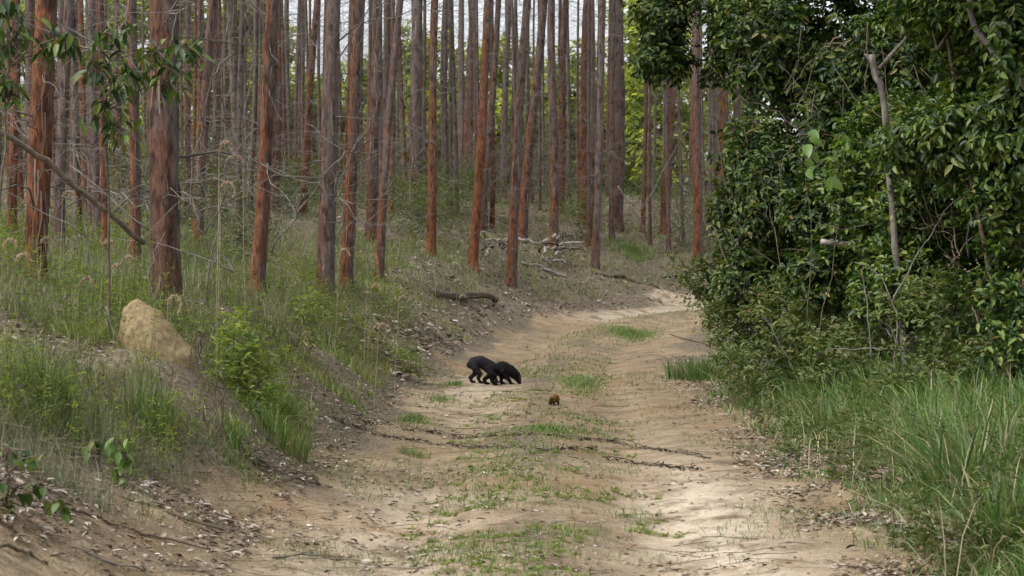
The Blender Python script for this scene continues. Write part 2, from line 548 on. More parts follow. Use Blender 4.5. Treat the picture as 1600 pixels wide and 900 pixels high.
# ------------------------------------------------------------------ ground sheet, split into track and forest floor
ys = np.concatenate([np.linspace(-60, 5, 24)[:-1], np.geomspace(5, 75, 520), np.geomspace(75, 1500, 60)[1:]])
tt = np.linspace(-1, 1, 520)
xs = 0.537 * np.sinh(8 * tt)
GX, GY = np.meshgrid(xs, ys)
gx, gy = GX.ravel(), GY.ravel()
gd = road_d(gx, gy)
gz = height(gx, gy, gd)
en = fbm(gx * 0.9 + 4, gy * 0.9, 3) - 0.5
lft = np.clip((gx + 0.3) / 1.0, 0, 1)
foreL = np.exp(-((gy - 9.5) / 4.0) ** 2) * 0.7              # the wide bare apron in the foreground
edge_l = 1.55 + foreL + 0.45 * sm((gy - 34) / 8)
sand_m = (1 - sm((np.where(gd > 0, gd / edge_l, -gd / 2.15) + en * 0.9 - 0.72) / 0.5))
mid = np.exp(-(gd / 0.42) ** 2) * sm((fbm(gx * 0.5, gy * 0.3 + 8, 2) - 0.28) / 0.3)
sand_m = np.clip(sand_m - 0.55 * mid - 0.35 * sm((fbm(gx * 0.8 + 40, gy * 0.35, 3) - 0.5) / 0.2), 0, 1)
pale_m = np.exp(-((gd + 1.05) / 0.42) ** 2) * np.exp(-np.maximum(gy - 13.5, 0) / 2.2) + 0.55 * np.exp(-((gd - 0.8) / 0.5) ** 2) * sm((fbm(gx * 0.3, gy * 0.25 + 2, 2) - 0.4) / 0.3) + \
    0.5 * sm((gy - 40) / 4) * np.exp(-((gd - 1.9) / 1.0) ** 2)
ny, nx_ = GX.shape
idx = np.arange(ny * nx_).reshape(ny, nx_)
Q = np.stack([idx[:-1, :-1], idx[:-1, 1:], idx[1:, 1:], idx[1:, :-1]], -1).reshape(-1, 4)
is_track = (np.abs(gd[Q]).mean(1) < 2.0)
GV = np.stack([gx, gy, gz], 1)
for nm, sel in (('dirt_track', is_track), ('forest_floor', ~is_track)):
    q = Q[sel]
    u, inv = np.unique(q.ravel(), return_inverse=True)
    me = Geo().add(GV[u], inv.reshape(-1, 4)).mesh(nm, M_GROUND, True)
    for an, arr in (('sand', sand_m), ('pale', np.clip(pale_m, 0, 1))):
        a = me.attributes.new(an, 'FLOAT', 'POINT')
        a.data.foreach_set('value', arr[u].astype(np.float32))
    link(nm, me, kind='structure')


# ------------------------------------------------------------------ plantation trees
def branch_geo(L, r, subs=4, up=0.15, sides=4):
    g = Geo()
    P = wiggle((0, 0, 0), (L, rng.normal(0, 0.12) * L, up * L), 7, 0.035 * L, -0.06 * L)
    g.add(*tube(P, np.linspace(r, r * 0.25, 7), sides, False))
    for _ in range(subs):
        i = rng.integers(2, 6)
        e = P[i] + np.array([rng.uniform(0.05, 0.4), rng.normal(0, 0.3), rng.normal(0.05, 0.25)]) * L * 0.9
        p2 = wiggle(P[i], e, 5, 0.02 * L)
        g.add(*tube(p2, np.linspace(r * 0.5, r * 0.15, 5), 3, False))
    return g


BR = [branch_geo(rng.uniform(0.7, 1.6), rng.uniform(0.007, 0.013), rng.integers(2, 6), rng.uniform(-0.35, 0.5)).mesh('dead_branch', M_TWIG, True) for _ in range(10)]


def twig_cloud(n, hmax, spread, r0=0.0035):
    g = Geo()
    for _ in range(n):
        z = rng.uniform(0.3, hmax)
        a = rng.uniform(0, 6.283)
        L = rng.uniform(0.35, spread)
        p0 = np.array([math.cos(a) * 0.07, math.sin(a) * 0.07, z])
        p1 = p0 + np.array([math.cos(a) * L, math.sin(a) * L, rng.normal(-0.05, 0.3) * L])
        P = wiggle(p0, p1, 5, 0.05 * L, -0.05)
        g.add(*tube(P, np.linspace(r0 * 1.3, r0 * 0.6, 5), 3, False))
        for _k in range(2):
            q = P[rng.integers(1, 4)]
            e = q + rng.normal(0, 0.28, 3) * L
            g.add(*tube(wiggle(q, e, 3, 0.03 * L), r0 * 0.7, 3, False))
    return g


TWIGS = [twig_cloud(48, 7.5, 1.4).mesh('twigs', M_TWIG) for _ in range(5)]


def trunk_geo(dia, hgt, lean=(0, 0), sides=14, step=0.22, wig=0.03):
    zz = np.concatenate([[-0.25, 0.0, 0.08], np.arange(0.2, min(hgt, 7.0), step), np.arange(7.0, hgt + 0.01, 1.0)])
    zz = np.unique(zz)
    n = len(zz)
    ph = rng.uniform(0, 6.28, 4)
    bow = rng.normal(0, 0.012) * np.clip(zz, 0, 8) * np.sin(np.clip(zz, 0, 8) / 8 * np.pi)
    cx = lean[0] * zz + bow + wig * (np.sin(zz * 0.7 + ph[0]) - math.sin(ph[0])) * np.clip(zz, 0, 1)
    cy = lean[1] * zz + wig * (np.sin(zz * 0.6 + ph[1]) - math.sin(ph[1])) * np.clip(zz, 0, 1)
    r = dia / 2 * (1 - 0.75 * np.clip(zz / hgt, 0, 1) ** 1.2) * (1 + 0.35 * np.exp(-np.maximum(zz, 0) / 0.14))
    a = np.arange(sides) / sides * 2 * np.pi
    A, Z = np.meshgrid(a, zz)
    off = rng.uniform(0, 50)
    nz = n3(np.stack([np.cos(A).ravel() * 1.6 + off, np.sin(A).ravel() * 1.6 + off, Z.ravel() * 1.1], 1)).reshape(A.shape) - 0.5
    nz2 = n3(np.stack([np.cos(A).ravel() * 4 + off, np.sin(A).ravel() * 4 + 9, Z.ravel() * 4.5], 1)).reshape(A.shape) - 0.5
    rr = r[:, None] * (1 + 0.30 * nz + 0.16 * nz2)
    V = np.stack([cx[:, None] + rr * np.cos(A), cy[:, None] + rr * np.sin(A), Z], -1).reshape(-1, 3)
    i = np.arange(n - 1)[:, None] * sides
    j = np.arange(sides)[None, :]
    Qd = np.stack([i + j, i + (j + 1) % sides, i + sides + (j + 1) % sides, i + sides + j], -1).reshape(-1, 4)
    cap = ((n - 1) * sides + np.arange(sides))[None, :]
    g = Geo().add(V, Qd, cap)
    cen = lambda h: (float(np.interp(h, zz, cx)), float(np.interp(h, zz, cy)), float(np.interp(h, zz, r)))
    return g, cen


def strips_geo(cen, n, hmax, w=0.02):
    """hanging ribbons and flakes of peeling bark"""
    g = Geo()
    for _ in range(n):
        h = rng.uniform(0.2, hmax)
        x, y, r = cen(h)
        a = rng.uniform(0, 6.283)
        L = rng.uniform(0.08, 0.5)
        ww = rng.uniform(0.3, 1.0) * w
        u = np.array([math.cos(a), math.sin(a), 0])
        s = np.array([-math.sin(a), math.cos(a), 0])
        p = np.array([x, y, h]) + u * r * 0.95
        out = rng.uniform(0.005, 0.05)
        pts = [p, p - np.array([0, 0, L * 0.5]) + u * out * 0.6, p - np.array([0, 0, L]) + u * out + s * rng.normal(0, 0.02)]
        V = []
        for k, q in enumerate(pts):
            V += [q - s * ww * (1 - 0.25 * k), q + s * ww * (1 - 0.25 * k)]
        g.add(V, [[0, 1, 3, 2], [2, 3, 5, 4]])
    return g


def crown_geo(seed_n, h0, h1_, rad, nspray):
    g = Geo()
    n = nspray
    z = h0 + (h1_ - h0) * rng.random(n)
    prof = np.sin(np.clip((z - h0) / (h1_ - h0), 0.05, 1) * np.pi) ** 0.7
    a = rng.random(n) * 6.283
    r = rad * prof * np.sqrt(rng.random(n))
    C = np.stack([r * np.cos(a), r * np.sin(a), z], 1)
    keep = n3(C * 1.3 + seed_n * 7) > 0.42
    C = C[keep]
    for k in range(7):
        P = C + rng.normal(0, 0.18, C.shape)
        D = np.stack([rng.normal(0, 0.6, len(P)), rng.normal(0, 0.6, len(P)), -np.abs(rng.normal(0.6, 0.3, len(P)))], 1)
        g.add(*leaves(P, D, norm(rng.normal(0, 1, P.shape)), rng.uniform(0.12, 0.2, len(P)), 0.04, 0.1))
    for _ in range(9):
        z0 = rng.uniform(h0 - 1, h1_ - 1)
        a0 = rng.uniform(0, 6.283)
        g2 = tube(wiggle((0, 0, z0), (math.cos(a0) * rad * 0.8, math.sin(a0) * rad * 0.8, z0 + 1.2), 5, 0.06), np.linspace(0.025, 0.006, 5), 4, False)
        g.add(*g2)
    return g


CROWNS = [crown_geo(k, 11.0, 16.5, 1.5, 90).mesh('crown', M_CROWN) for k in range(4)]


def plant_tree(base, dia, lean, label, group=None, grey=False, nbr=7, fancy=True, hgt=15.5):
    t = thing('eucalyptus_tree', label, 'tree', base, 0, group)
    g, cen = trunk_geo(dia, hgt, lean, 16 if fancy else 10, 0.2 if fancy else 0.4)
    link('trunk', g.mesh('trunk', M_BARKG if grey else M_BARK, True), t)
    x, y, r = cen(12.5)
    link('crown', random.choice(CROWNS), t, (x, y, 0), (0, 0, rng.uniform(0, 6.28)))
    hvis = min(9.0, EYE + 420 / F * base[1] - base[2])
    if fancy:
        link('peeling_bark', strips_geo(cen, 70, hvis, dia * 0.055).mesh('peeling_bark', M_STRIP), t, kind='stuff')
    for _ in range(nbr):
        h = rng.uniform(0.4, hvis)
        x, y, r = cen(h)
        a = rng.uniform(0, 6.283)
        link('dead_branch', random.choice(BR), t, (x + math.cos(a) * r * 0.7, y + math.sin(a) * r * 0.7, h), (rng.uniform(0, 6.28) * 0, rng.normal(0, 0.25), a), rng.uniform(0.6, 1.15))
    x, y, r = cen(2.5)
    link('twigs', random.choice(TWIGS), t, (x, y, 0), (0, 0, rng.uniform(0, 6.28)), kind='stuff')
    return t


# base px, base py, px at the top of the photograph, width px, grey?, label
TREES = [
    (56, 436, 62, 38, 0, 'thick red-brown trunk that the leaning bare pole crosses'),
    (18, 300, 22, 17, 0, 'thin red trunk just behind the thick trunk crossed by the leaning pole'),
    (92, 330, 98, 19, 1, 'dark greyish trunk between the thick red trunk and the leafy sapling'),
    (165, 405, 158, 14, 0, 'slim brown trunk straight below the leafy sapling hanging in shade'),
    (212, 370, 206, 19, 0, 'mottled red trunk close behind the tree with the termite mound'),
    (262, 498, 255, 54, 1, 'thickest trunk with shaggy brown bark, termite mound at its foot'),
    (308, 386, 327, 19, 0, 'rusty trunk just past the termite mound tree, leaning a little'),
    (372, 300, 365, 17, 1, 'pale greyish trunk behind the double curled seed plume'),
    (403, 462, 417, 25, 0, 'bright orange-brown trunk with a pale ribbon of bark down one side'),
    (430, 330, 431, 14, 1, 'smooth grey trunk touching the bright orange-brown trunk'),
    (446, 280, 448, 14, 1, 'narrow dark grey trunk against the white sky gap'),
    (470, 270, 473, 16, 0, 'dark maroon trunk standing clear against the white sky gap'),
    (474, 335, 499, 13, 0, 'thin crooked trunk leaning in front of the yellow-green foliage'),
    (508, 475, 523, 30, 1, 'broad mauve-grey and red trunk, larger of the close pair'),
    (541, 455, 553, 23, 0, 'orange trunk with dark knots, smaller of the close pair'),
    (580, 380, 584, 20, 1, 'trunk black at its foot with pale bark above it'),
    (606, 330, 603, 14, 1, 'pale grey trunk behind the slim leaning orange trunk'),
    (592, 438, 624, 15, 0, 'slim leaning orange trunk rising from grassy bank edge'),
    (651, 345, 655, 23, 1, 'brown trunk with a pale pile of leaf litter behind its foot'),
    (673, 398, 685, 16, 0, 'straight orange trunk with a pale plume at its foot'),
    (692, 290, 700, 13, 1, 'grey trunk close behind the straight orange trunk'),
    (719, 290, 721, 15, 0, 'dark red trunk of the tight three beyond the half-buried log'),
    (729, 280, 741, 18, 0, 'knotty dark trunk of the tight three beyond the half-buried log'),
    (738, 420, 764, 17, 0, 'rust-red trunk beside the grey branch heap, leaning toward the bend'),
    (752, 358, 774, 13, 0, 'thin trunk half hidden by the rust-red trunk at the branch heap'),
    (786, 310, 797, 12, 1, 'thin grey trunk behind the one nearest the track bend'),
    (798, 447, 826, 18, 0, 'orange-red trunk standing nearest the track in front of branch heap'),
    (815, 378, 842, 17, 0, 'brown trunk just behind the orange-red trunk nearest the track'),
    (865, 390, 868, 16, 0, 'red-brown trunk with grey branch heap at its foot'),
    (874, 335, 889, 14, 0, 'ochre trunk overlapping the one with grey branches at its foot'),
    (912, 350, 918, 16, 0, 'purplish red trunk in the middle of the far slope'),
    (930, 420, 943, 14, 1, 'slim grey-flecked trunk at the upper end of the dark fallen branch'),
    (962, 362, 968, 24, 1, 'stout shaggy trunk with ragged grey bark near the bend'),
    (982, 300, 990, 13, 0, 'slim reddish trunk behind the stout shaggy one'),
    (1007, 295, 1012, 12, 0, 'small reddish trunk under the end of the overhanging bough'),
    (1039, 367, 1043, 17, 0, 'clean red trunk rising into the dark overhanging bough'),
    (1081, 310, 1083, 11, 1, 'narrow pale trunk beside a yellowish one below the bough'),
    (1091, 418, 1097, 15, 0, 'yellowish brown trunk rooted above the leaning twiggy shrub'),
    (1125, 370, 1136, 16, 0, 'dark trunk against the bright sky hole beside the bushes'),
    (1146, 340, 1154, 14, 1, 'pale brown trunk partly covered by the bush leaves'),
]
FIXED_D = {1: 26, 2: 25, 4: 22, 3: 24}
tree_pos = []
for i, (bx, by, tx, wp, grey, lab) in enumerate(TREES):
    p = hit(bx, by)
    D = p.y
    dia = wp * D / F
    if i in FIXED_D:
        D = FIXED_D[i]
    elif dia > 0.44:
        while D * wp / F > 0.44 and road_d([(bx - 800) / F * (D - 0.5)], [D - 0.5])[0] > 2.7:
            D -= 0.5
    elif dia < 0.13:
        D = min(0.14 * F / wp, D * 1.3)
    p = gpt(bx, D)
    dia = 0.9 * wp * D / F
    top = at(tx, 0, D)
    lx = (top.x - p.x) / (top.z - p.z)
    plant_tree(p, dia, (lx, rng.normal(0, 0.004)), lab, 'plantation trees', bool(grey), 8 if D < 40 else 5)
    tree_pos.append((p.x, p.y))

# farther rows: slim trunks whose own look cannot be told apart
far_proto = []
for k in range(6):
    far_proto.append(plant_tree((0, 40, 0), rng.uniform(0.13, 0.18), (rng.normal(0, 0.02), 0), 'slim trunk in the distant rows deep inside the plantation', 'distant plantation rows', k % 2 == 0, 4, False))
nfar = 0
used = []
tries = 0
while nfar < 150 and tries < 4000:
    tries += 1
    px = rng.uniform(-60, 1150)
    D = rng.uniform(38, 82) if px < 420 else rng.uniform(50, 78)
    if px > 930 and rng.random() < 0.45:
        continue
    if px < 380 and rng.random() < 0.25:
        D = rng.uniform(28, 45)
    p = gpt(px, D)
    if road_d([p.x], [p.y])[0] < 4.5 or any(abs(px - q) < 3.4 for q in used):
        continue
    used.append(px)
    o = far_proto[nfar] if nfar < 6 else copy_tree(far_proto[rng.integers(0, 6)])
    o.location = p
    o.rotation_euler = (rng.normal(0, 0.014), rng.normal(0, 0.018), rng.uniform(0, 6.28))
    sc_ = rng.uniform(0.6, 1.1)
    o.scale = (sc_, sc_, 1)
    nfar += 1


# ------------------------------------------------------------------ leafy plants
def spray_leaves(g, C, Rr, n, per, L, Wd, droop=0.3, gap=0.40, nscale=1.6, shell=0.45, spread=0.22, fold=0.22, upb=0.0):
    """leaf sprays through an ellipsoid lobe, denser to the outside, with gaps"""
    C, Rr = np.asarray(C, float), np.asarray(Rr, float)
    d = norm(rng.normal(0, 1, (n, 3)))
    u = rng.random(n) ** shell
    P = C + d * Rr * u[:, None] * (1 + 0.25 * (n3(d * 2.1 + C) - 0.5))[:, None]
    keep = n3(P * nscale + 3.3) > gap
    P, d = P[keep], d[keep]
    o = norm(d + rng.normal(0, 0.55, d.shape) + np.array([0, 0, upb]))
    o[:, 2] -= droop
    o = norm(o)
    tips = []
    for k in range(per):
        t = (k + rng.random(len(P))) / per
        Q_ = P + o * (t * spread)[:, None] + rng.normal(0, 0.015, P.shape)
        side = norm(np.cross(o, np.array([0, 0, 1.0]) + rng.normal(0, 0.3, o.shape))) * (1 if k % 2 else -1)
        D = norm(o * 0.55 + side + rng.normal(0, 0.35, o.shape) - np.array([0, 0, droop * 0.6]))
        N = norm(np.array([0, 0, 1.0]) + 0.5 * d + rng.normal(0, 0.45, o.shape))
        s = rng.uniform(0.5, 1.45, len(P))
        g.add(*leaves(Q_, D, N, L * s, Wd * s, fold, 0.25))
    return P


def leafy(name, label, cat, base, lobes, material, L, Wd, stem_r=0.02, group=None, per=7, dens=1.0, droop=0.3, gap=0.40, wood=None, nbr=3, spread=0.22, hero=0, upb=0.0, shell=0.45, trunk_name='stem'):
    """lobes: (centre, radii, sprays) in world coordinates"""
    base = Vector(base)
    t = thing(name, label, cat, base, 0, group)
    g, s = Geo(), Geo()
    allP, cen = [], []
    for (c, r, n) in lobes:
        c = np.array(tuple(Vector(c) - base))
        P = spray_leaves(g, c, r, int(n * dens), per, L, Wd, droop, gap, 1.6, shell, spread, 0.22, upb)
        allP.append(P)
        r0 = np.array(r)
        if len(cen) < 3:
            q0, ra = np.array((rng.normal(0, 0.04), rng.normal(0, 0.04), -0.1)), stem_r
        else:
            q0, ra = min(cen, key=lambda q: np.linalg.norm(q - c)), stem_r * 0.5
        cen.append(c)
        s.add(*tube(wiggle(q0, c, 7, 0.03), np.linspace(ra, ra * 0.5, 7), 6, False))
        for _ in range(nbr):
            if len(P):
                e = P[rng.integers(0, len(P))]
                st = c + rng.normal(0, 0.15, 3) * r0
                s.add(*tube(wiggle(st, e, 5, 0.03), np.linspace(stem_r * 0.5, 0.004, 5), 4, False))
    link('foliage', g.mesh('foliage', material), t)
    link(trunk_name, s.mesh('stem', wood or M_BROWNW, True), t)
    if hero:
        P = np.vstack(allP)
        P = P[np.argsort(P[:, 1])][:max(hero * 3, 10)]
        lm = leaf_one(material, L * 1.35, Wd * 1.5)
        for k in rng.permutation(len(P))[:hero]:
            link('leaf', lm, t, P[k] + np.array([0, -0.06, 0]), (rng.normal(0.2, 0.5), rng.normal(0.2, 0.4), rng.uniform(0, 6.28)), rng.uniform(0.8, 1.2))
    return t


_lm = {}


def leaf_one(material, L, Wd):
    k = (material.name, round(L, 3), round(Wd, 3))
    if k not in _lm:
        n = 6
        tt_ = np.linspace(0, 1, n + 1)
        wv = np.sin(np.pi * tt_ ** 0.8) ** 0.8 * Wd / 2
        cx = tt_ * L
        cz = -0.22 * L * tt_ ** 2
        V, Fq = [], []
        for i in range(n + 1):
            V += [(cx[i], -wv[i], cz[i] + wv[i] * 0.35), (cx[i], 0, cz[i]), (cx[i], wv[i], cz[i] + wv[i] * 0.35)]
        for i in range(n):
            a = i * 3
            Fq += [[a, a + 3, a + 4, a + 1], [a + 1, a + 4, a + 5, a + 2]]
        _lm[k] = Geo().add(V, Fq).mesh('leaf', material, True)
    return _lm[k]


# far sunlit trees beyond the plantation
FARG = 'sunlit trees beyond the plantation'
for k in range(34):
    px = -80 + k * 38 + rng.uniform(-15, 15)
    D = rng.uniform(92, 112)
    b = gpt(px, D)
    hh = rng.uniform(6.8, 8.6) if 420 < px < 1000 else rng.uniform(9.5, 12.5)
    lob = []
    for _ in range(8):
        zc = rng.uniform(0.3, hh - 1.0)
        lob.append(((b.x + rng.normal(0, 0.9), b.y + rng.normal(0, 0.8), b.z + zc), (rng.uniform(1.0, 1.7), 1.2, rng.uniform(0.9, 1.5)), 170))
    leafy('broadleaf_tree', 'bright yellow-green tree seen through the trunks beyond the plantation', 'tree', b, lob, M_FARLEAF, 0.24, 0.14, 0.07, FARG, 6, 1.0, 0.2, 0.36, nbr=2, spread=0.45, trunk_name='trunk')

# pale green brush among the far trunks
BRUSH = 'fine-leaved brush between the trunks'
for k in range(46):
    px = rng.uniform(-20, 1130)
    D = rng.uniform(24, 66) if px < 560 else rng.uniform(43, 72)
    p = gpt(px, D)
    if road_d([p.x], [p.y])[0] < 3.6:
        continue
    lob = [((p.x + rng.normal(0, 0.3), p.y + rng.normal(0, 0.3), p.z + rng.uniform(0.3, 0.9)), (rng.uniform(0.5, 0.9), 0.6, rng.uniform(0.35, 0.7)), 80) for _ in range(3)]
    leafy('brush_shrub', 'low fine-leaved grey-green shrub among the plantation trunks', 'shrub', p, lob, M_DRYGRASS if k % 2 else M_OLIVE, 0.075, 0.022, 0.01, BRUSH, 7, 1.0, 0.0, 0.3, M_TWIG, 3, 0.25, 0, 0.5)


# the dense bushes beside the track
def lobe(px, py, D, rx, ry, rz, n):
    return (at(px, py, D), (rx, ry, rz), n)


leafy('bushy_tree', 'tall dark glossy-leaved tree whose bough reaches over the plantation edge', 'tree', gpt(1290, 23.5),
      [lobe(1215, 60, 23, 0.62, 0.9, 0.75, 520), lobe(1330, 70, 22.5, 0.8, 0.9, 0.8, 620), lobe(1250, 190, 22.5, 0.62, 0.8, 0.55, 480),
       lobe(1120, 22, 24, 0.5, 0.5, 0.22, 190), lobe(1045, 25, 24.2, 0.33, 0.4, 0.22, 130), lobe(1035, 85, 24.2, 0.22, 0.3, 0.15, 85),
       lobe(1110, 92, 24.2, 0.3, 0.3, 0.12, 90), lobe(1160, 65, 24, 0.25, 0.3, 0.22, 60), lobe(1290, -120, 23.5, 1.2, 1.1, 0.7, 500), lobe(1100, -70, 24.2, 0.7, 0.7, 0.4, 260), lobe(1375, -10, 22.8, 0.6, 0.7, 0.45, 330), lobe(1420, 90, 21.5, 0.5, 0.6, 0.5, 300)],
      M_DARKLEAF, 0.084, 0.038, 0.035, None, 9, 1.95, 0.35, 0.41, M_BROWNW, 4, 0.26, 60, trunk_name='trunk')
leafy('bushy_tree', 'leafy tree with drooping bright leaves over the grassy verge corner', 'tree', gpt(1610, 16.8),
      [lobe(1480, 60, 17, 0.5, 0.6, 0.5, 420), lobe(1580, 50, 16.5, 0.5, 0.6, 0.55, 420), lobe(1540, 170, 17, 0.55, 0.6, 0.4, 380), lobe(1440, 180, 17.6, 0.45, 0.5, 0.4, 300),
       lobe(1640, 180, 16.5, 0.5, 0.6, 0.7, 320), lobe(1540, -90, 16.8, 0.9, 0.9, 0.4, 300)],
      M_MIDLEAF, 0.085, 0.036, 0.03, None, 9, 1.85, 0.5, 0.42, M_BROWNW, 4, 0.26, 60, trunk_name='trunk')
leafy('tall_shrub', 'rounded dark green shrub facing the track bend, below the tall dark tree', 'shrub', gpt(1220, 23),
      [lobe(1175, 330, 23.5, 0.36, 0.6, 0.42, 330), lobe(1235, 300, 22.5, 0.5, 0.6, 0.5, 420), lobe(1330, 300, 21.5, 0.5, 0.6, 0.5, 420), lobe(1190, 245, 23.2, 0.3, 0.5, 0.28, 190),
       lobe(1175, 430, 23, 0.36, 0.5, 0.35, 260), lobe(1270, 410, 22, 0.5, 0.5, 0.42, 380), lobe(1290, 330, 20.9, 0.35, 0.25, 0.3, 220), lobe(1300, 420, 20.6, 0.35, 0.3, 0.3, 240)],
      M_DARKLEAF, 0.078, 0.036, 0.022, None, 9, 1.6, 0.3, 0.36, M_BROWNW, 4, 0.24, 50)
leafy('tall_shrub', 'deep green shrub filling the shade behind the broken grey trunk', 'shrub', gpt(1440, 19.5),
      [lobe(1400, 230, 20, 0.5, 0.6, 0.45, 400), lobe(1490, 270, 19, 0.5, 0.6, 0.45, 400), lobe(1420, 340, 19.5, 0.5, 0.6, 0.4, 360), lobe(1500, 400, 18.5, 0.45, 0.6, 0.4, 300), lobe(1400, 440, 19.5, 0.4, 0.5, 0.35, 250), lobe(1340, 420, 20.2, 0.35, 0.3, 0.3, 240), lobe(1345, 310, 20.2, 0.3, 0.3, 0.3, 200), lobe(1450, 430, 19, 0.35, 0.3, 0.35, 240)],
      M_MIDLEAF, 0.07, 0.034, 0.022, None, 9, 1.5, 0.2, 0.38, M_BROWNW, 4, 0.22, 50)
leafy('tall_shrub', 'dark open shrub at the picture edge above the tall verge grass', 'shrub', gpt(1600, 17),
      [lobe(1570, 300, 17, 0.4, 0.5, 0.4, 260), lobe(1610, 420, 16.5, 0.4, 0.5, 0.4, 210), lobe(1530, 500, 17.2, 0.3, 0.4, 0.3, 150), lobe(1610, 530, 16.3, 0.3, 0.4, 0.25, 110)],
      M_DARKLEAF, 0.072, 0.032, 0.02, None, 9, 1.3, 0.3, 0.42, M_BROWNW, 5, 0.22, 30)
leafy('low_shrub', 'olive small-leaved thicket sprawling from the verge below the rounded shrub', 'shrub', gpt(1240, 22),
      [lobe(1170, 510, 22.8, 0.4, 0.6, 0.35, 360), lobe(1240, 500, 21.8, 0.42, 0.6, 0.4, 420), lobe(1310, 510, 20.8, 0.42, 0.6, 0.4, 420), lobe(1200, 570, 21.8, 0.5, 0.6, 0.28, 330), lobe(1330, 570, 19.8, 0.4, 0.5, 0.28, 260)],
      M_OLIVE, 0.06, 0.026, 0.016, None, 8, 1.25, 0.1, 0.35, M_TWIG, 6, 0.22, 0, 0.3)
leafy('low_shrub', 'yellowish small-leaved bush tangled with pale dry stems', 'shrub', gpt(1440, 18.4),
      [lobe(1400, 530, 18.6, 0.32, 0.5, 0.3, 260), lobe(1470, 490, 18.2, 0.34, 0.5, 0.32, 260), lobe(1440, 580, 18.0, 0.4, 0.5, 0.22, 220), lobe(1540, 580, 17.4, 0.4, 0.4, 0.18, 130)],
      M_OLIVE, 0.055, 0.026, 0.014, None, 8, 1.1, 0.1, 0.38, M_TWIG, 7, 0.2, 0, 0.3)
leafy('twiggy_shrub', 'sparse shrub leaning out over the track on a dark slanting stem', 'shrub', gpt(1158, 24.5),
      [lobe(1075, 420, 25.5, 0.2, 0.25, 0.14, 60), lobe(1105, 455, 25.3, 0.22, 0.25, 0.2, 90), lobe(1130, 510, 25, 0.22, 0.25, 0.22, 100), lobe(1120, 405, 25.3, 0.18, 0.25, 0.14, 50), lobe(1060, 400, 25.5, 0.14, 0.2, 0.08, 30)],
      M_OLIVE, 0.06, 0.028, 0.022, None, 7, 1.0, 0.0, 0.33, M_DARKW, 5, 0.2, 0, 0.4)
leafy('backing_thicket', 'unlit mass of shrubs deep behind the trackside bushes, unseen canopy added for shade', 'thicket', gpt(1420, 25.5),
      [lobe(px, py, 25.5 + rng.normal(0, 0.6), 0.85, 0.7, 0.7, 300) for px, py in ((1230, 420), (1230, 250), (1340, 130), (1340, 280), (1450, 420), (1470, 230), (1560, 110), (1590, 330), (1600, 470), (1350, 480), (1480, 20), (1680, 200))] + [lobe(px, py, D, 1.1, 1.0, 0.6, 420) for px, py, D in ((1250, -150, 25), (1400, -160, 23), (1540, -150, 21), (1480, -170, 19), (1650, -150, 18), (1620, -190, 16))],  # second lobe list is unseen canopy, added overhead to block sky light
      M_DARKLEAF, 0.13, 0.06, 0.03, None, 7, 1.1, 0.2, 0.30, M_BROWNW, 2, 0.3)
leafy('backing_thicket', 'shrub mass beyond the frame edge shading the verge grass', 'thicket', gpt(1760, 17.5),
      [lobe(px, py, 18.5, 0.8, 0.9, 0.7, 260) for px, py in ((1700, 480), (1690, 330), (1720, 120), (1850, 250), (1640, 560))],
      M_DARKLEAF, 0.13, 0.06, 0.03, None, 7, 1.0, 0.2, 0.32, M_BROWNW, 2, 0.3)

# broad pale-green leaves low in the dark bush
bp_ = gpt(1270, 19.9)
t = thing('broad_leaf_plant', 'plant with large light green leaves in front of the rounded dark shrub', 'plant', bp_)
lm = leaf_one(M_BROADLEAF, 0.19, 0.11)
g = Geo()
for k in range(26):
    c = at(rng.uniform(1235, 1335), rng.uniform(205, 300), 19.8 + rng.normal(0, 0.12)) - bp_
    link('leaf', lm, t, c, (rng.normal(0.5, 0.35), rng.normal(0.5, 0.3), rng.uniform(3.4, 6.0)), rng.uniform(0.5, 1.0))
    if k < 2:
        g.add(*tube(wiggle((0, 0.35, 0), c, 9, 0.03), np.linspace(0.008, 0.003, 9), 5, False))
link('stem', g.mesh('stem', M_BROWNW, True), t)


def pole(name, label, cat, pts, r0, r1, material, sides=8, group=None, amp=0.01, extra=(), n=6):
    """a branch through world points"""
    b = Vector(pts[0])
    t = thing(name, label, cat, b, 0, group)
    P = []
    for a_, c_ in zip(pts[:-1], pts[1:]):
        P.append(wiggle(Vector(a_) - b, Vector(c_) - b, n, amp)[:-1])
    P = np.vstack(P + [np.array([tuple(Vector(pts[-1]) - b)])])
    link('stem' if 'stem' in name else 'wood', Geo().add(*tube(P, np.linspace(r0, r1, len(P)), sides, True, 0.12)).mesh('wood', material, True), t)
    for (q0, q1, ra, rb) in extra:
        link('side_branch', Geo().add(*tube(wiggle(Vector(q0) - b, Vector(q1) - b, 6, amp), np.linspace(ra, rb, 6), max(5, sides - 2), True, 0.1)).mesh('side_branch', material, True), t)
    return t


D_ = 19.0
pole('dead_tree', 'bare grey broken trunk with a forked top among the dark bushes', 'dead tree',
     [gpt(1420, D_), at(1408, 480, D_), at(1398, 365, D_), at(1385, 230, D_), at(1375, 130, D_), at(1362, 85, D_)], 0.034, 0.034, M_GREYW, 9, None, 0.008,
     [(at(1374, 108, D_), at(1420, 52, D_), 0.024, 0.014), (at(1374, 120, D_), at(1352, 84, D_), 0.026, 0.012)])
pole('bare_limb', 'pale bare limb slanting through the drooping bright leaves', 'dead branch',
     [at(1512, -30, 16.2), at(1522, 40, 16.2), at(1560, 92, 16.1), at(1604, 136, 16.0), at(1660, 190, 16)], 0.022, 0.042, M_GREYW, 8, None, 0.01)
pole('broken_branch', 'short broken pinkish branch lying level on the olive thicket', 'dead branch', [at(1283, 377, 20.2), at(1330, 381, 20.1), at(1372, 385, 20.0)], 0.03, 0.028, M_DEADW, 8, None, 0.006)
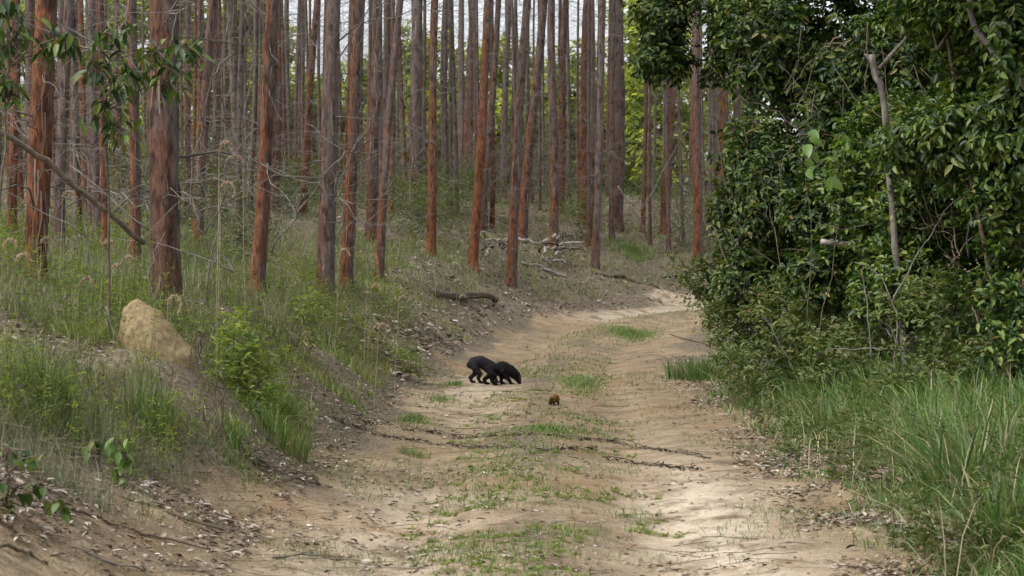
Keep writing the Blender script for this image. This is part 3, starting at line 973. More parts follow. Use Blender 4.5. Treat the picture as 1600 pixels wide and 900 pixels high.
STEMS = 'dry pale stems in the yellowish bush'
for k, (lab, pts) in enumerate([
    ('pale dry stem arching over the yellowish bush to a hooked tip', [(1400, 590), (1402, 520), (1385, 450), (1360, 420), (1335, 410)]),
    ('straight thin white stem standing before the yellowish bush', [(1362, 560), (1356, 480), (1346, 420)]),
    ('grey drooping stem curving out low over the verge grass', [(1385, 545), (1320, 545), (1290, 545)]),
    ('long slanting dry vine climbing beside the broken grey trunk', [(1395, 470), (1445, 380), (1475, 330), (1515, 298)]),
    ('dry forked stem with a bent grass tip near the dark open shrub', [(1545, 600), (1548, 540), (1562, 500), (1578, 475)]),
    ('thin vertical dry vine hanging in front of the dark open shrub', [(1513, 400), (1518, 340), (1512, 300)]),
    ('leaning pale twig in the olive thicket nearest the track', [(1245, 575), (1215, 530), (1190, 490)]),
    ('low dead stem bent along the top of the tall verge grass', [(1460, 575), (1510, 520), (1540, 515)]),
]):
    D = 18.0 if k != 6 else 21.0
    pts = [at(a, b, D + 0.1 * j) for j, (a, b) in enumerate(pts)]
    pole('dry_stem', lab, 'dead stem', pts, 0.009, 0.004, M_TWIG, 5, STEMS, 0.012)

g = Geo()
for _ in range(150):
    px, py = rng.uniform(1140, 1600), rng.uniform(120, 600)
    D = 22.8 - (px - 1140) / 460 * 5.2
    p0 = at(px, py, D - rng.uniform(0, 0.5))
    L = rng.uniform(0.2, 0.9)
    a_ = rng.choice([rng.normal(1.57, 0.5), rng.uniform(0, 3.14)])
    p1 = p0 + Vector((math.cos(a_) * L, rng.normal(0, 0.15), math.sin(a_) * L))
    g.add(*tube(wiggle(p0, p1, 7, 0.022, rng.normal(0, 0.08)), rng.uniform(0.0025, 0.006), 4, False))
link('tangled_vines', g.mesh('tangled_vines', M_BROWNW, True), kind='stuff')

# ------------------------------------------------------------------ leaning pole, dead saplings, fallen wood on the forest side
pole('leaning_pole', 'long bare pole leaning from high on one side down to the termite mound tree', 'dead branch',
     [at(-60, 165, 14.0), at(0, 207, 14.1), at(75, 250, 14.3), at(150, 318, 14.5), at(226, 380, 14.7)], 0.022, 0.019, M_BROWNW, 8, None, 0.008)
SAP = 'thin dead saplings among the trunks'
for lab, pts, D in [
    ('white bare sapling stem hugging the termite mound tree', [(222, 470), (232, 430), (234, 360), (228, 320)], 14.3),
    ('pale upright dead stem standing behind the leaning pole', [(150, 440), (135, 370), (124, 300), (120, 240)], 16),
    ('forked grey dead stem rising behind the double curled plume', [(325, 385), (345, 320), (355, 250), (349, 190), (362, 120)], 19),
    ('dark slanting dead branch crossing the orange trunk toward the close pair', [(425, 395), (460, 345), (500, 285), (540, 235), (562, 212)], 19.5),
    ('long thin dead twig slanting from the termite mound tree to the ground', [(285, 300), (320, 365), (365, 425), (385, 455)], 14.6),
    ('pale crooked sapling with two bends beside the rusty trunk', [(292, 330), (300, 260), (318, 200), (330, 120), (355, 40)], 20),
    ('white crooked sapling rising against the grey trunks', [(398, 330), (388, 270), (378, 200), (392, 110), (382, 20)], 24),
    ('pale leaning sapling crossing behind the close pair', [(520, 300), (548, 240), (582, 190), (590, 100), (596, 0)], 30),
    ('whitish thin sapling between the brown trunk and straight orange trunk', [(640, 330), (645, 250), (630, 150), (640, 40)], 38),
    ('pale stick leaning against the stout shaggy trunk', [(1000, 330), (1040, 260), (1075, 205)], 46),
    ('short grey stick fallen across the brush near the bend', [(965, 290), (1000, 340), (1010, 360)], 44),
]:
    P = [at(a, b, D) for a, b in pts]
    P[0].z = min(P[0].z, h1(P[0].x, P[0].y) + 0.02) if P[0].z < h1(P[0].x, P[0].y) + 0.6 else P[0].z
    ex = [(P[i], P[i] + Vector((rng.normal(0, 0.3), rng.normal(0, 0.2), rng.uniform(0.1, 0.5))), 0.007, 0.003) for i in range(1, len(P) - 1)]
    pole('dead_sapling', lab, 'dead stem', P, 0.009 * (D / 20) ** 0.6, 0.004 * (D / 20) ** 0.6, M_TWIG, 5, SAP, 0.02, ex)


def on_ground(px, py, up=0.0):
    p = hit(px, py)
    return p + Vector((0, 0, up))


pole('half_buried_log', 'dark mossy log half buried at the top of the bank', 'log', [on_ground(678, 467, 0.04), on_ground(730, 470, 0.05), on_ground(775, 473, 0.04)], 0.075, 0.055, M_DARKW, 10, None, 0.015)
pole('fallen_branch', 'dark fallen branch on the sandy slope of the bend', 'branch', [on_ground(942, 432, 0.03), on_ground(975, 437, 0.04), on_ground(1000, 446, 0.02), on_ground(1030, 452, 0.01)], 0.045, 0.02, M_DARKW, 8, None, 0.02)
pole('fallen_branch', 'long pale fallen branch pointing down from the grey branch heap', 'branch', [on_ground(815, 415, 0.05), on_ground(850, 424, 0.05), on_ground(885, 436, 0.03)], 0.035, 0.045, M_DEADW, 8, None, 0.02)
HEAP = 'weathered branches of the grey heap'
for k in range(30):
    a, b = (rng.uniform(755, 800), rng.uniform(385, 425)) if k < 10 else (rng.uniform(835, 880), rng.uniform(390, 420))
    p = on_ground(a, b, rng.uniform(0.12, 0.42))
    q = p + Vector((rng.normal(0, 0.34), rng.normal(0, 0.3), rng.normal(0, 0.12)))
    q.z = max(q.z, h1(q.x, q.y) + 0.06)
    pole('heap_branch', 'weathered grey branch in the tangled heap at the foot of trunks', 'branch', [p, (p + q) / 2 + Vector((0, 0, 0.03)), q], rng.uniform(0.02, 0.05), 0.02, M_DEADW if k % 3 else M_DARKW, 7, HEAP, 0.02)
for lab, pts, r in [
    ('long dark stick with an upturned tip lying on the bare slope', [(110, 800), (170, 822), (250, 845), (328, 862)], 0.009),
    ('pale stick lying higher up the slope beside the dark sapling', [(120, 762), (200, 785), (280, 812), (350, 832)], 0.008),
    ('thin grey stick lying below the bright grass clump', [(0, 668), (60, 688), (140, 712), (210, 728)], 0.010),
    ('second thin stick running beside the grey one under the grass', [(50, 700), (120, 715), (200, 728), (330, 742)], 0.007),
    ('dark twig at the foot of the leafy shrub', [(400, 748), (460, 742), (500, 730)], 0.007),
    ('fine curved twig on pale sand at the lower edge of the frame', [(425, 876), (500, 873), (560, 880), (590, 890)], 0.006),
    ('short dark stick in the lower corner among litter', [(0, 858), (40, 872), (75, 888)], 0.010),
    ('thin root-like twig between the corner stick and the upturned stick', [(128, 866), (190, 890), (230, 897)], 0.006),
]:
    P = [on_ground(a, b, 0.012) for a, b in pts]
    ex = [(P[-1], P[-1] + Vector((-0.015, 0.0, 0.05)), 0.006, 0.004)] if 'upturned' in lab else []
    pole('fallen_stick', lab, 'stick', P, r, r * 0.6, M_BROWNW if 'dark' in lab else M_TWIG, 6, 'sticks lying on the bare slope', 0.008, ex)

# ------------------------------------------------------------------ leafy saplings in front of the trunks
def sapling(label, base, clusters, material, L, Wd, nl):
    t = thing('leafy_sapling', label, 'sapling', base, 0, 'leafy saplings')
    lm_ = leaf_one(material, L, Wd)
    g = Geo()
    prev = None
    for (px, py, D, rad) in sorted(clusters, key=lambda q: q[1]):
        c = at(px, py, D) - Vector(base)
        if prev is None:
            prev = wiggle((0, 0, -0.05), c, 14, 0.012, 0)
            g.add(*tube(prev, np.linspace(0.013, 0.004, 14), 6, False))
        else:
            q0 = prev[int(np.argmin(np.abs(prev[:, 2] - max(c.z - 0.12, 0.1))))]
            g.add(*tube(wiggle(q0, c, 6, 0.012, -0.03), np.linspace(0.006, 0.003, 6), 5, False))
        for k in range(nl):
            o = Vector(tuple(rng.normal(0, rad * 0.6, 3)))
            a = rng.uniform(0, 6.28)
            link('leaf', lm_, t, c + o, (rng.normal(0, 0.3), rng.uniform(0.3, 1.1), a), rng.uniform(0.65, 1.15))
            g.add(*tube([c, c + o * 0.5, c + o], 0.0025, 3, False))
    link('stem', g.mesh('stem', M_BROWNW, True), t)
    return t


D_ = 13.6
sapling('tall sapling with dark leaf bunches hanging before the termite mound tree', gpt(175, 13.9),
        [(175, 55, D_, 0.13), (165, 165, D_, 0.13), (185, 195, D_, 0.14), (205, 115, D_, 0.12), (245, 80, D_, 0.12), (265, 130, D_, 0.1), (150, 105, D_, 0.08), (300, 75, D_, 0.08)], M_DARKLEAF, 0.115, 0.04, 34)
sapling('sapling with blue-green drooping leaves at the upper corner of the view', gpt(-15, 13.4),
        [(20, 60, 13.3, 0.13), (-10, 110, 13.3, 0.14), (12, 20, 13.3, 0.12), (75, 75, 13.4, 0.07), (100, 60, 13.4, 0.07), (12, 140, 13.3, 0.08)], M_DARKLEAF, 0.115, 0.04, 34)
B_ = hit(30, 815)
D_ = B_.y - 0.05
sapling('small dark round-leaved sapling at the lower corner of the slope', B_,
        [(15, 700, D_, 0.05), (45, 715, D_, 0.06), (60, 760, D_, 0.05), (20, 755, D_, 0.05), (95, 790, D_, 0.04), (15, 790, D_, 0.04)], M_DARKLEAF, 0.075, 0.05, 6)
B_ = hit(148, 735)
D_ = B_.y - 0.03
sapling('low seedling with a rosette of mid-green leaves above the slope sticks', B_,
        [(140, 690, D_, 0.04), (165, 695, D_, 0.05)], M_MIDLEAF, 0.1, 0.05, 6)
B_ = hit(190, 757)
D_ = B_.y - 0.03
sapling('short leafy herb standing alone under the grass clump', B_,
        [(188, 690, D_, 0.05), (198, 715, D_, 0.05), (185, 735, D_, 0.05)], M_BROADLEAF, 0.08, 0.035, 12)

# leafy shrubs and grass clumps of the left bank
def clump(name, label, cat, px, py, n, h, wdt, spread, bend, material, group=None, D=None):
    p = hit(px, py) if D is None else gpt(px, D)
    t = thing(name, label, cat, p, 0, group)
    r = np.sqrt(rng.random(n)) * spread
    a = rng.random(n) * 6.283
    P = np.stack([r * np.cos(a), r * np.sin(a), np.zeros(n)], 1)
    P[:, 2] = height(P[:, 0] + p.x, P[:, 1] + p.y) - p.z - 0.01
    az = a + rng.normal(0, 0.7, n)
    link('grass_blades', Geo().add(*blades(P, rng.uniform(0.5, 1.1, n) * h, rng.uniform(0.6, 1.2, n) * wdt, rng.uniform(0.1, 1, n) * bend, az)).mesh('grass_blades', material), t, kind='stuff')
    return t


def bush_at(name, label, px, py, pxs, material, L, Wd, dens=1.0, D=None, stemm=None, **kw):
    b = hit(px, py) if D is None else gpt(px, D)
    lob = [(at(x, y, b.y + rng.normal(0, 0.08)), (rx, ry, rz), n) for x, y, rx, ry, rz, n in pxs]
    return leafy(name, label, 'shrub', b, lob, material, L, Wd, 0.008, None, 6, dens, 0.0, 0.3, stemm or M_BROWNW, 6, 0.12, 0, 0.7, **kw)


bush_at('leafy_shrub', 'upright yellow-green shrub with thin stems beside the track bank', 335, 690,
        [(310, 560, 0.12, 0.15, 0.2, 90), (345, 590, 0.14, 0.15, 0.22, 110), (375, 550, 0.12, 0.15, 0.22, 90), (400, 600, 0.12, 0.15, 0.15, 70), (330, 640, 0.12, 0.12, 0.1, 40)], M_SUNLEAF, 0.045, 0.013, 1.2)
bush_at('leafy_shrub', 'loose green shrub between the orange trunk and the close pair', 455, 560,
        [(430, 500, 0.2, 0.2, 0.18, 90), (470, 490, 0.2, 0.2, 0.2, 90), (450, 540, 0.25, 0.2, 0.14, 80)], M_SUNLEAF, 0.05, 0.015)
bush_at('leafy_shrub', 'dense low bright shrub on the bank shoulder above the animals', 600, 575,
        [(590, 545, 0.18, 0.2, 0.1, 70), (630, 562, 0.22, 0.2, 0.07, 60), (650, 580, 0.2, 0.2, 0.05, 45)], M_BANK, 0.05, 0.012, 0.8)
clump('grass_clump', 'bright upright grass clump near the picture edge, left of the mound', 'grass clump', 78, 650, 200, 0.38, 0.011, 0.14, 0.45, M_GRASS)
clump('grass_clump', 'bright grass clump below the termite mound', 'grass clump', 235, 680, 190, 0.36, 0.010, 0.16, 0.5, M_GRASS)
clump('grass_clump', 'spreading grass clump at the foot of the leafy shrub', 'grass clump', 435, 690, 170, 0.27, 0.010, 0.2, 0.6, M_GRASS)
clump('grass_clump', 'small pale grass tuft on the bare slope beside the track', 'grass clump', 648, 715, 130, 0.13, 0.006, 0.13, 0.8, M_GRASS)
clump('grass_clump', 'large arching grass clump nearest the camera on the verge', 'grass clump', 1565, 870, 170, 0.55, 0.016, 0.16, 1.1, M_VERGE)
clump('grass_clump', 'tall bluish grass stand at the verge corner', 'grass clump', 1530, 780, 260, 0.72, 0.015, 0.36, 1.1, M_VERGE)
clump('grass_clump', 'bright low grass patch on the verge across from the animals', 'grass clump', 1110, 592, 620, 0.32, 0.013, 0.6, 0.8, M_VERGE)
clump('grass_clump', 'green grass clump halfway along the verge', 'grass clump', 1310, 690, 320, 0.45, 0.012, 0.24, 0.7, M_VERGE)

# ------------------------------------------------------------------ grasses, litter and twigs that nobody could count
def scatter(n, px0, px1, D0, D1, dens=None, dmin=None, dmax=None, power=1.0):
    """ground points, spread evenly over the picture's depth range"""
    D = D0 * (D1 / D0) ** (rng.random(n) ** power)
    x = (rng.uniform(px0, px1, n) - 800) / F * D
    d = road_d(x, D)
    k = np.ones(n, bool)
    if dmin is not None:
        k &= d > dmin
    if dmax is not None:
        k &= d < dmax
    if dens is not None:
        k &= rng.random(n) < dens(x, D, d)
    k &= ~((np.abs(x + 2.3) < 0.4) & (D > 13.2) & (D < 13.9) & (rng.random(n) < 0.8))
    k &= ~((np.abs(x + 0.2) < 0.46) & (np.abs(D - 25) < 1.1))      # the animals stand on bare sand
    x, D, d = x[k], D[k], d[k]
    return np.stack([x, D, height(x, D, d)], 1), d


def patchy(s, lo, hi, ox=0.0):
    return lambda x, y, d: sm((fbm(x * s + ox, y * s + 3, 3) - lo) / (hi - lo))


# forest floor undergrowth
P, d = scatter(190000, -120, 1160, 10, 80, patchy(0.9, 0.42, 0.62), 2.0)
k = rng.random(len(P)) < np.where(P[:, 0] * F / P[:, 1] + 800 < 560, 1.0, 0.75) * sm((d - 1.8) / 1.2 + 0.1)
P = P[k]
fac = 0.6 + 0.75 * n2(P[:, 0] * 0.5 + 7, P[:, 1] * 0.5)
fac = fac * np.where(P[:, 0] * F / P[:, 1] + 800 < 560, 1.0, 0.62)
link('undergrowth_grass', Geo().add(*blades(P, rng.uniform(0.15, 0.5, len(P)) * fac, 0.0038 * (P[:, 1] / 14) ** 0.8, rng.uniform(0.2, 1.0, len(P)))).mesh('undergrowth_grass', M_DRYGRASS), kind='stuff')
P, d = scatter(42000, 480, 1160, 26, 78, patchy(0.6, 0.40, 0.62, 71), 2.4)
link('slope_grass', Geo().add(*blades(P, rng.uniform(0.08, 0.34, len(P)), 0.011 * (P[:, 1] / 45) ** 0.8, rng.uniform(0.2, 1.0, len(P)))).mesh('slope_grass', M_BANK), kind='stuff')
# greener grass on the bank shoulder
P, d = scatter(100000, -120, 760, 10.5, 36, patchy(1.1, 0.47, 0.66, 11), 1.8, 7.5)
link('bank_grass', Geo().add(*blades(P, rng.uniform(0.05, 0.24, len(P)), 0.0042 * (P[:, 1] / 14) ** 0.8, rng.uniform(0.2, 1.0, len(P)))).mesh('bank_grass', M_BANK), kind='stuff')
# feathery weeds
g = Geo()
P, d = scatter(7000, -120, 640, 11.0, 40, patchy(0.8, 0.40, 0.62, 31), 2.1, 9)
for q in P:
    nl = 14
    hgt_ = rng.uniform(0.15, 0.55)
    tz = rng.random(nl)
    lean = rng.normal(0, 0.16, 2)
    B = np.stack([q[0] + lean[0] * tz * hgt_ + rng.normal(0, 0.015, nl), q[1] + lean[1] * tz * hgt_ + rng.normal(0, 0.015, nl), q[2] + tz * hgt_], 1)
    Dd = rng.normal(0, 1, (nl, 3))
    Dd[:, 2] = rng.uniform(0.1, 0.9, nl)
    g.add(*leaves(B, Dd, norm(rng.normal(0, 0.4, (nl, 3)) + np.array([0, 0, 1])), rng.uniform(0.03, 0.06, nl) * (q[1] / 16) ** 0.5, 0.009))
    g.add(*tube([q, q + np.array([lean[0] * hgt_, lean[1] * hgt_, hgt_])], 0.0016, 3, False))
link('feathery_weeds', g.mesh('feathery_weeds', M_SUNLEAF), kind='stuff')
# grass growing on the crown of the track
P, d = scatter(46000, 400, 1300, 9, 46, patchy(0.9, 0.45, 0.68, 5), -0.75, 0.65)
Pb, db = scatter(30000, 300, 1300, 9, 46, patchy(1.1, 0.5, 0.66, 15), -1.9, 2.0)
P = np.vstack([P, Pb])
link('track_grass', Geo().add(*blades(P, rng.uniform(0.02, 0.09, len(P)), 0.0045 * (P[:, 1] / 14) ** 0.7, rng.uniform(0.3, 1.2, len(P)))).mesh('track_grass', M_GRASS), kind='stuff')
# two greener patches on the track
pts = []
for (px, py, rx, ry, n, hh) in ((985, 523, 0.85, 2.6, 5200, 0.10), (905, 600, 0.5, 2.2, 2200, 0.08), (860, 675, 0.42, 1.0, 1500, 0.07), (560, 632, 0.35, 1.2, 1800, 0.14), (645, 658, 0.35, 0.8, 900, 0.08), (430, 650, 0.4, 1.0, 2000, 0.2), (365, 695, 0.4, 0.8, 1400, 0.15), (690, 625, 0.3, 0.9, 700, 0.06), (990, 395, 1.0, 3.0, 2600, 0.3), (625, 560, 0.35, 2.0, 2400, 0.12), (715, 603, 0.35, 0.8, 900, 0.06)):
    c = hit(px, py)
    a = rng.random(n) * 6.283
    r = np.abs(rng.normal(0, 0.5, n))
    x, y = c.x + r * np.cos(a) * rx, c.y + r * np.sin(a) * ry
    kk = (rng.random(n) < sm((fbm(x * 2.5, y * 1.2, 2) - 0.25) / 0.3)) & ~((np.abs(x + 0.2) < 0.42) & (np.abs(y - 25) < 1.1))
    x, y = x[kk], y[kk]
    pts.append(np.column_stack([x, y, height(x, y), rng.uniform(0.3, 1.2, len(x)) * hh * np.clip(1.2 - r[kk], 0.3, 1)]))
P = np.vstack(pts)
link('track_grass', Geo().add(*blades(P[:, :3], P[:, 3], 0.008, rng.uniform(0.3, 1.0, len(P)))).mesh('track_grass', M_GRASS), kind='stuff')
# verge grass
P, d = scatter(120000, 1060, 1700, 9.5, 30, lambda x, y, d: sm((-d - 1.65) / 1.5) * sm((fbm(x * 1.6, y * 1.1, 3) - 0.32) / 0.25), None, -1.75)
hh = rng.uniform(0.12, 0.5, len(P)) * (0.22 + 1.0 * sm((-road_d(P[:, 0], P[:, 1]) - 1.9) / 1.5))
hh = hh * (1 + 0.5 * sm((P[:, 1] - 17) / 4))
link('verge_grass', Geo().add(*blades(P, hh, rng.uniform(0.005, 0.013, len(P)) * (P[:, 1] / 14) ** 0.6, rng.uniform(0.3, 1.2, len(P)))).mesh('verge_grass', M_VERGE), kind='stuff')
g = Geo()
P, d = scatter(2300, 1080, 1700, 9.8, 27, patchy(1.2, 0.4, 0.6, 61), None, -2.0)
for q in P:
    nl = 12
    hgt_ = rng.uniform(0.1, 0.5)
    tz = rng.random(nl)
    lean = rng.normal(0, 0.25, 2)
    B = np.stack([q[0] + lean[0] * tz * hgt_ + rng.normal(0, 0.02, nl), q[1] + lean[1] * tz * hgt_ + rng.normal(0, 0.02, nl), q[2] + tz * hgt_], 1)
    Dd = rng.normal(0, 1, (nl, 3))
    Dd[:, 2] = rng.uniform(-0.3, 0.7, nl)
    g.add(*leaves(B, Dd, norm(rng.normal(0, 0.4, (nl, 3)) + np.array([0, 0, 1])), rng.uniform(0.03, 0.08, nl), 0.016))
    g.add(*tube([q, q + np.array([lean[0] * hgt_, lean[1] * hgt_, hgt_])], 0.0018, 3, False))
link('verge_weeds', g.mesh('verge_weeds', M_OLIVE), kind='stuff')
P, d = scatter(1100, 1060, 1700, 9.5, 28, None, None, -2.0)
link('dry_verge_straw', Geo().add(*blades(P, rng.uniform(0.15, 0.7, len(P)), 0.005, rng.uniform(0.5, 1.5, len(P)))).mesh('dry_verge_straw', M_STRAW), kind='stuff')


def litter(name, P, L0, L1, material, tilt=0.35):
    n = len(P)
    a = rng.random(n) * 6.283
    D = np.stack([np.cos(a), np.sin(a), rng.normal(0, tilt * 0.6, n)], 1)
    N = norm(np.stack([rng.normal(0, tilt, n), rng.normal(0, tilt, n), np.ones(n)], 1))
    L = rng.uniform(L0, L1, n)
    link(name, Geo().add(*leaves(P + np.array([0, 0, 0.012]), D, N, L, L * rng.uniform(0.2, 0.42, n), 0.15, rng.uniform(-0.2, 0.35))).mesh(name, material), kind='stuff')


P1, _ = scatter(44000, 1000, 1720, 9.2, 32, lambda x, y, d: sm((-d - 1.4) / 0.5) * np.where(-d > 2.9, 0.35, 1.0) * sm((fbm(x * 1.5, y, 2) - 0.3) / 0.25), None, -1.5)
P2, _ = scatter(34000, -160, 700, 8.6, 40, patchy(0.9, 0.25, 0.5, 21), 1.5)
P3, _ = scatter(11000, 200, 1300, 9.0, 45, patchy(0.9, 0.4, 0.65, 41), -1.9, 2.2)
P4, _ = scatter(30000, 500, 1160, 24, 75, None, 1.7)
litter('leaf_litter', np.vstack([P1, P2, P3]), 0.02, 0.07, M_LITTER)
litter('forest_litter', P4, 0.04, 0.15, M_LITTER, 0.5)

g = Geo()
P, d = scatter(1300, -160, 700, 8.6, 30, None, 1.4)
P5, d5 = scatter(2600, 350, 1160, 24, 70, None, 2.0)
P6, d6 = scatter(260, 200, 1300, 9, 24, None, -1.8, 1.8)
for q in np.vstack([P, P5, P6]):
    a = rng.uniform(-0.6, 0.6) + (math.pi if rng.random() < 0.5 else 0)
    L = rng.uniform(0.1, 0.55)
    g.add(*tube(wiggle(q + np.array([0, 0, 0.012]), (q[0] + L * math.cos(a), q[1] + L * math.sin(a), q[2] + 0.012 + rng.normal(0, 0.02)), 4, 0.012), rng.uniform(0.001, 0.0035) * (q[1] / 16) ** 0.5, 3, False))
link('fallen_twigs', g.mesh('fallen_twigs', M_BROWNW), kind='stuff')

g = Geo()
P, d = scatter(5200, 100, 1400, 8.8, 30, None, -2.2, 2.6)
ico = np.array([(1, 0, 0), (-1, 0, 0), (0, 1, 0), (0, -1, 0), (0, 0, 1), (0, 0, -1)], float)
icf = np.array([(0, 2, 4), (2, 1, 4), (1, 3, 4), (3, 0, 4), (2, 0, 5), (1, 2, 5), (3, 1, 5), (0, 3, 5)])
sz = 0.004 + 0.016 * rng.random(len(P)) ** 4
V = P[:, None, :] + ico[None] * sz[:, None, None] * rng.uniform(0.6, 1.4, (len(P), 6, 1)) * np.array([1.2, 1.0, 0.7])
g.add(V.reshape(-1, 3), (np.arange(len(P))[:, None, None] * 6 + icf[None]).reshape(-1, 3))
link('pebbles', g.mesh('pebbles', M_CLOD), kind='stuff')
g = Geo()
P, d = scatter(2600, 500, 1300, 9, 34, patchy(0.9, 0.45, 0.65, 5), -0.9, 0.8)
for q in P:
    nl = 9
    a_ = rng.random(nl) * 6.283
    D_l = np.stack([np.cos(a_), np.sin(a_), rng.uniform(0.1, 1.0, nl)], 1)
    g.add(*leaves(np.tile(q, (nl, 1)) + rng.normal(0, 0.012, (nl, 3)) * np.array([1, 1, 0.3]), D_l, norm(rng.normal(0, 0.4, (nl, 3)) + np.array([0, 0, 1])), rng.uniform(0.02, 0.055, nl), 0.011))
link('track_weeds', g.mesh('track_weeds', M_BANK), kind='stuff')

# dark lines of washed debris across the track
for line in ([(515, 652), (560, 670), (620, 686), (700, 696), (780, 702), (850, 706), (930, 702)], [(545, 648), (600, 664), (640, 674), (700, 681), (760, 684), (830, 682), (900, 688), (960, 692), (1040, 705), (1110, 718)],
             [(940, 718), (985, 724), (1030, 730), (1065, 734), (1098, 737)], [(380, 720), (440, 742), (500, 760)]):
    g = Geo()
    W = [on_ground(a, b, 0.0) for a, b in line]
    for a_, b_ in zip(W[:-1], W[1:]):
        n = int((b_ - a_).length * 80)
        tq = rng.random(n)[:, None]
        C = np.array(tuple(a_)) * (1 - tq) + np.array(tuple(b_)) * tq + rng.normal(0, 1, (n, 3)) * np.array([0.02, 0.035, 0])
        C[:, 2] = height(C[:, 0], C[:, 1]) + 0.012
        dv = norm(np.array(tuple(b_ - a_))[None] + rng.normal(0, 0.25, (n, 3)) * np.array([1, 1, 0.6]))
        g.add(*leaves(C, dv, norm(rng.normal(0, 0.6, (n, 3)) + np.array([0, 0, 1])), rng.uniform(0.02, 0.08, n), rng.uniform(0.006, 0.018, n), 0.25))
        Pm = wiggle(a_ + Vector((0, 0, 0.015)), b_ + Vector((0, 0, 0.015)), 6, 0.015)
        g.add(*tube(Pm, 0.004, 4, False))
    link('debris_line', g.mesh('debris_line', M_DARKLIT), kind='stuff')

# single leaves that catch the eye
for lab, px, py, m_, s in [('orange dead leaf lying flat on the track grass near the camera', 995, 861, M_ORANGELEAF, 1.0), ('yellow-orange dead leaf under the leafy shrub', 340, 697, M_ORANGELEAF, 0.5),
                           ('red dead leaf in the lower corner beside the short dark stick', 5, 850, M_ORANGELEAF, 0.35), ('brown dead leaf fallen at the edge of the pale sand', 1340, 862, M_DARKLIT, 0.9),
                           ('dark curled leaf on the track between the bend grass patch and animals', 823, 545, M_DARKLIT, 1.1)]:
    o = link('dead_leaf', leaf_one(m_, 0.1, 0.045), None, on_ground(px, py, 0.03), (0.2, 0.1, rng.uniform(0, 6)), s, label=lab, category='leaf')

# ------------------------------------------------------------------ plumes of foxtail grass
PLUMES = [
    (350, 242, 14.6, 1, 'high arching seed plume making the outer half of the double curl'), (372, 262, 14.9, -1, 'seed plume making the inner half of the double curl'),
    (352, 300, 15.0, 1, 'pale plume just below the double curl'), (12, 395, 14.4, 1, 'fluffy plume nearest the picture edge, before the thick red trunk'), (32, 412, 14.2, 1, 'second fluffy plume drooping beside the picture edge one'),
    (72, 384, 14.8, 1, 'slim plume crossing the foot of the thick red trunk'), (168, 388, 14.4, 1, 'plume at the foot of the slim brown trunk'), (182, 424, 14.2, 1, 'rounded plume of the pair above the termite mound'),
    (198, 418, 14.2, 1, 'upright plume of the pair above the termite mound'), (130, 456, 14.0, 1, 'greyish plume low in the weeds before the mound'), (270, 478, 13.6, 1, 'small plume beside the base of the termite mound tree'),
    (537, 402, 21.5, 1, 'hooked plume against the orange trunk of the close pair'), (582, 412, 23, 1, 'thin plume in front of the slim leaning trunk'), (587, 456, 22, 1, 'hooked plume below the slim leaning trunk'),
    (630, 470, 22, 1, 'straight-hanging plume on the bank beside the log'), (598, 520, 19, 1, 'broad plume above the dense low bright shrub'), (724, 470, 26, 1, 'plume standing in front of the half-buried log'),
    (672, 424, 27, -1, 'small plume at the foot of the straight orange trunk'), (105, 312, 15.5, 1, 'faint green plume between thick red trunk and leaning pole'), (480, 530, 18, 1, 'short plume in the loose green shrub'),
]
for k, (px, py, D, sg, lab) in enumerate(PLUMES):
    D = min(D, hit(px, py + (75 if D < 17 else 40)).y)
    tip = at(px, py, D)
    b = gpt(px - sg * 14, D)
    hh = max(tip.z - b.z, 0.15)
    t = thing('foxtail_grass', lab, 'grass plume', b, 0, 'foxtail plumes over the undergrowth')
    sx = tip.x - b.x
    r = rng.uniform(0.034, 0.06)
    apex = np.array([sx - sg * 0.02, 0, hh + r * 0.6])
    st = np.array([(0, 0, -0.02), (sx * 0.15, 0, hh * 0.35), (sx * 0.4, 0, hh * 0.75), (sx * 0.6 - sg * 0.01, 0, hh + r * 0.1)])
    link('stalk', Geo().add(*tube(st, [0.003, 0.0028, 0.0025, 0.002], 4, False)).mesh('stalk', M_STRAW, True), t)
    th = np.linspace(math.pi * rng.uniform(0.85, 1.0), rng.uniform(-0.3, 0.3) * math.pi, 12)
    hp = np.stack([sx * 0.6 - sg * 0.01 + sg * (r + r * np.cos(th)), rng.normal(0, 0.004, 12), hh + r * 0.1 + r * rng.uniform(0.9, 1.9) * np.sin(th)], 1)
    g = Geo().add(*tube(hp, 0.006 * np.sin(np.linspace(0.35, 2.9, 12)), 5, True))
    seg = rng.integers(0, 11, 170)
    f_ = rng.random(170)[:, None]
    C = hp[seg] * (1 - f_) + hp[seg + 1] * f_
    tg = norm(hp[seg + 1] - hp[seg])
    g.add(*leaves(C, norm(tg * 0.8 + rng.normal(0, 0.6, (170, 3))), norm(rng.normal(0, 1, (170, 3))), rng.uniform(0.015, 0.028, 170), 0.0035))
    link('seed_head', g.mesh('seed_head', M_PLUME), t)

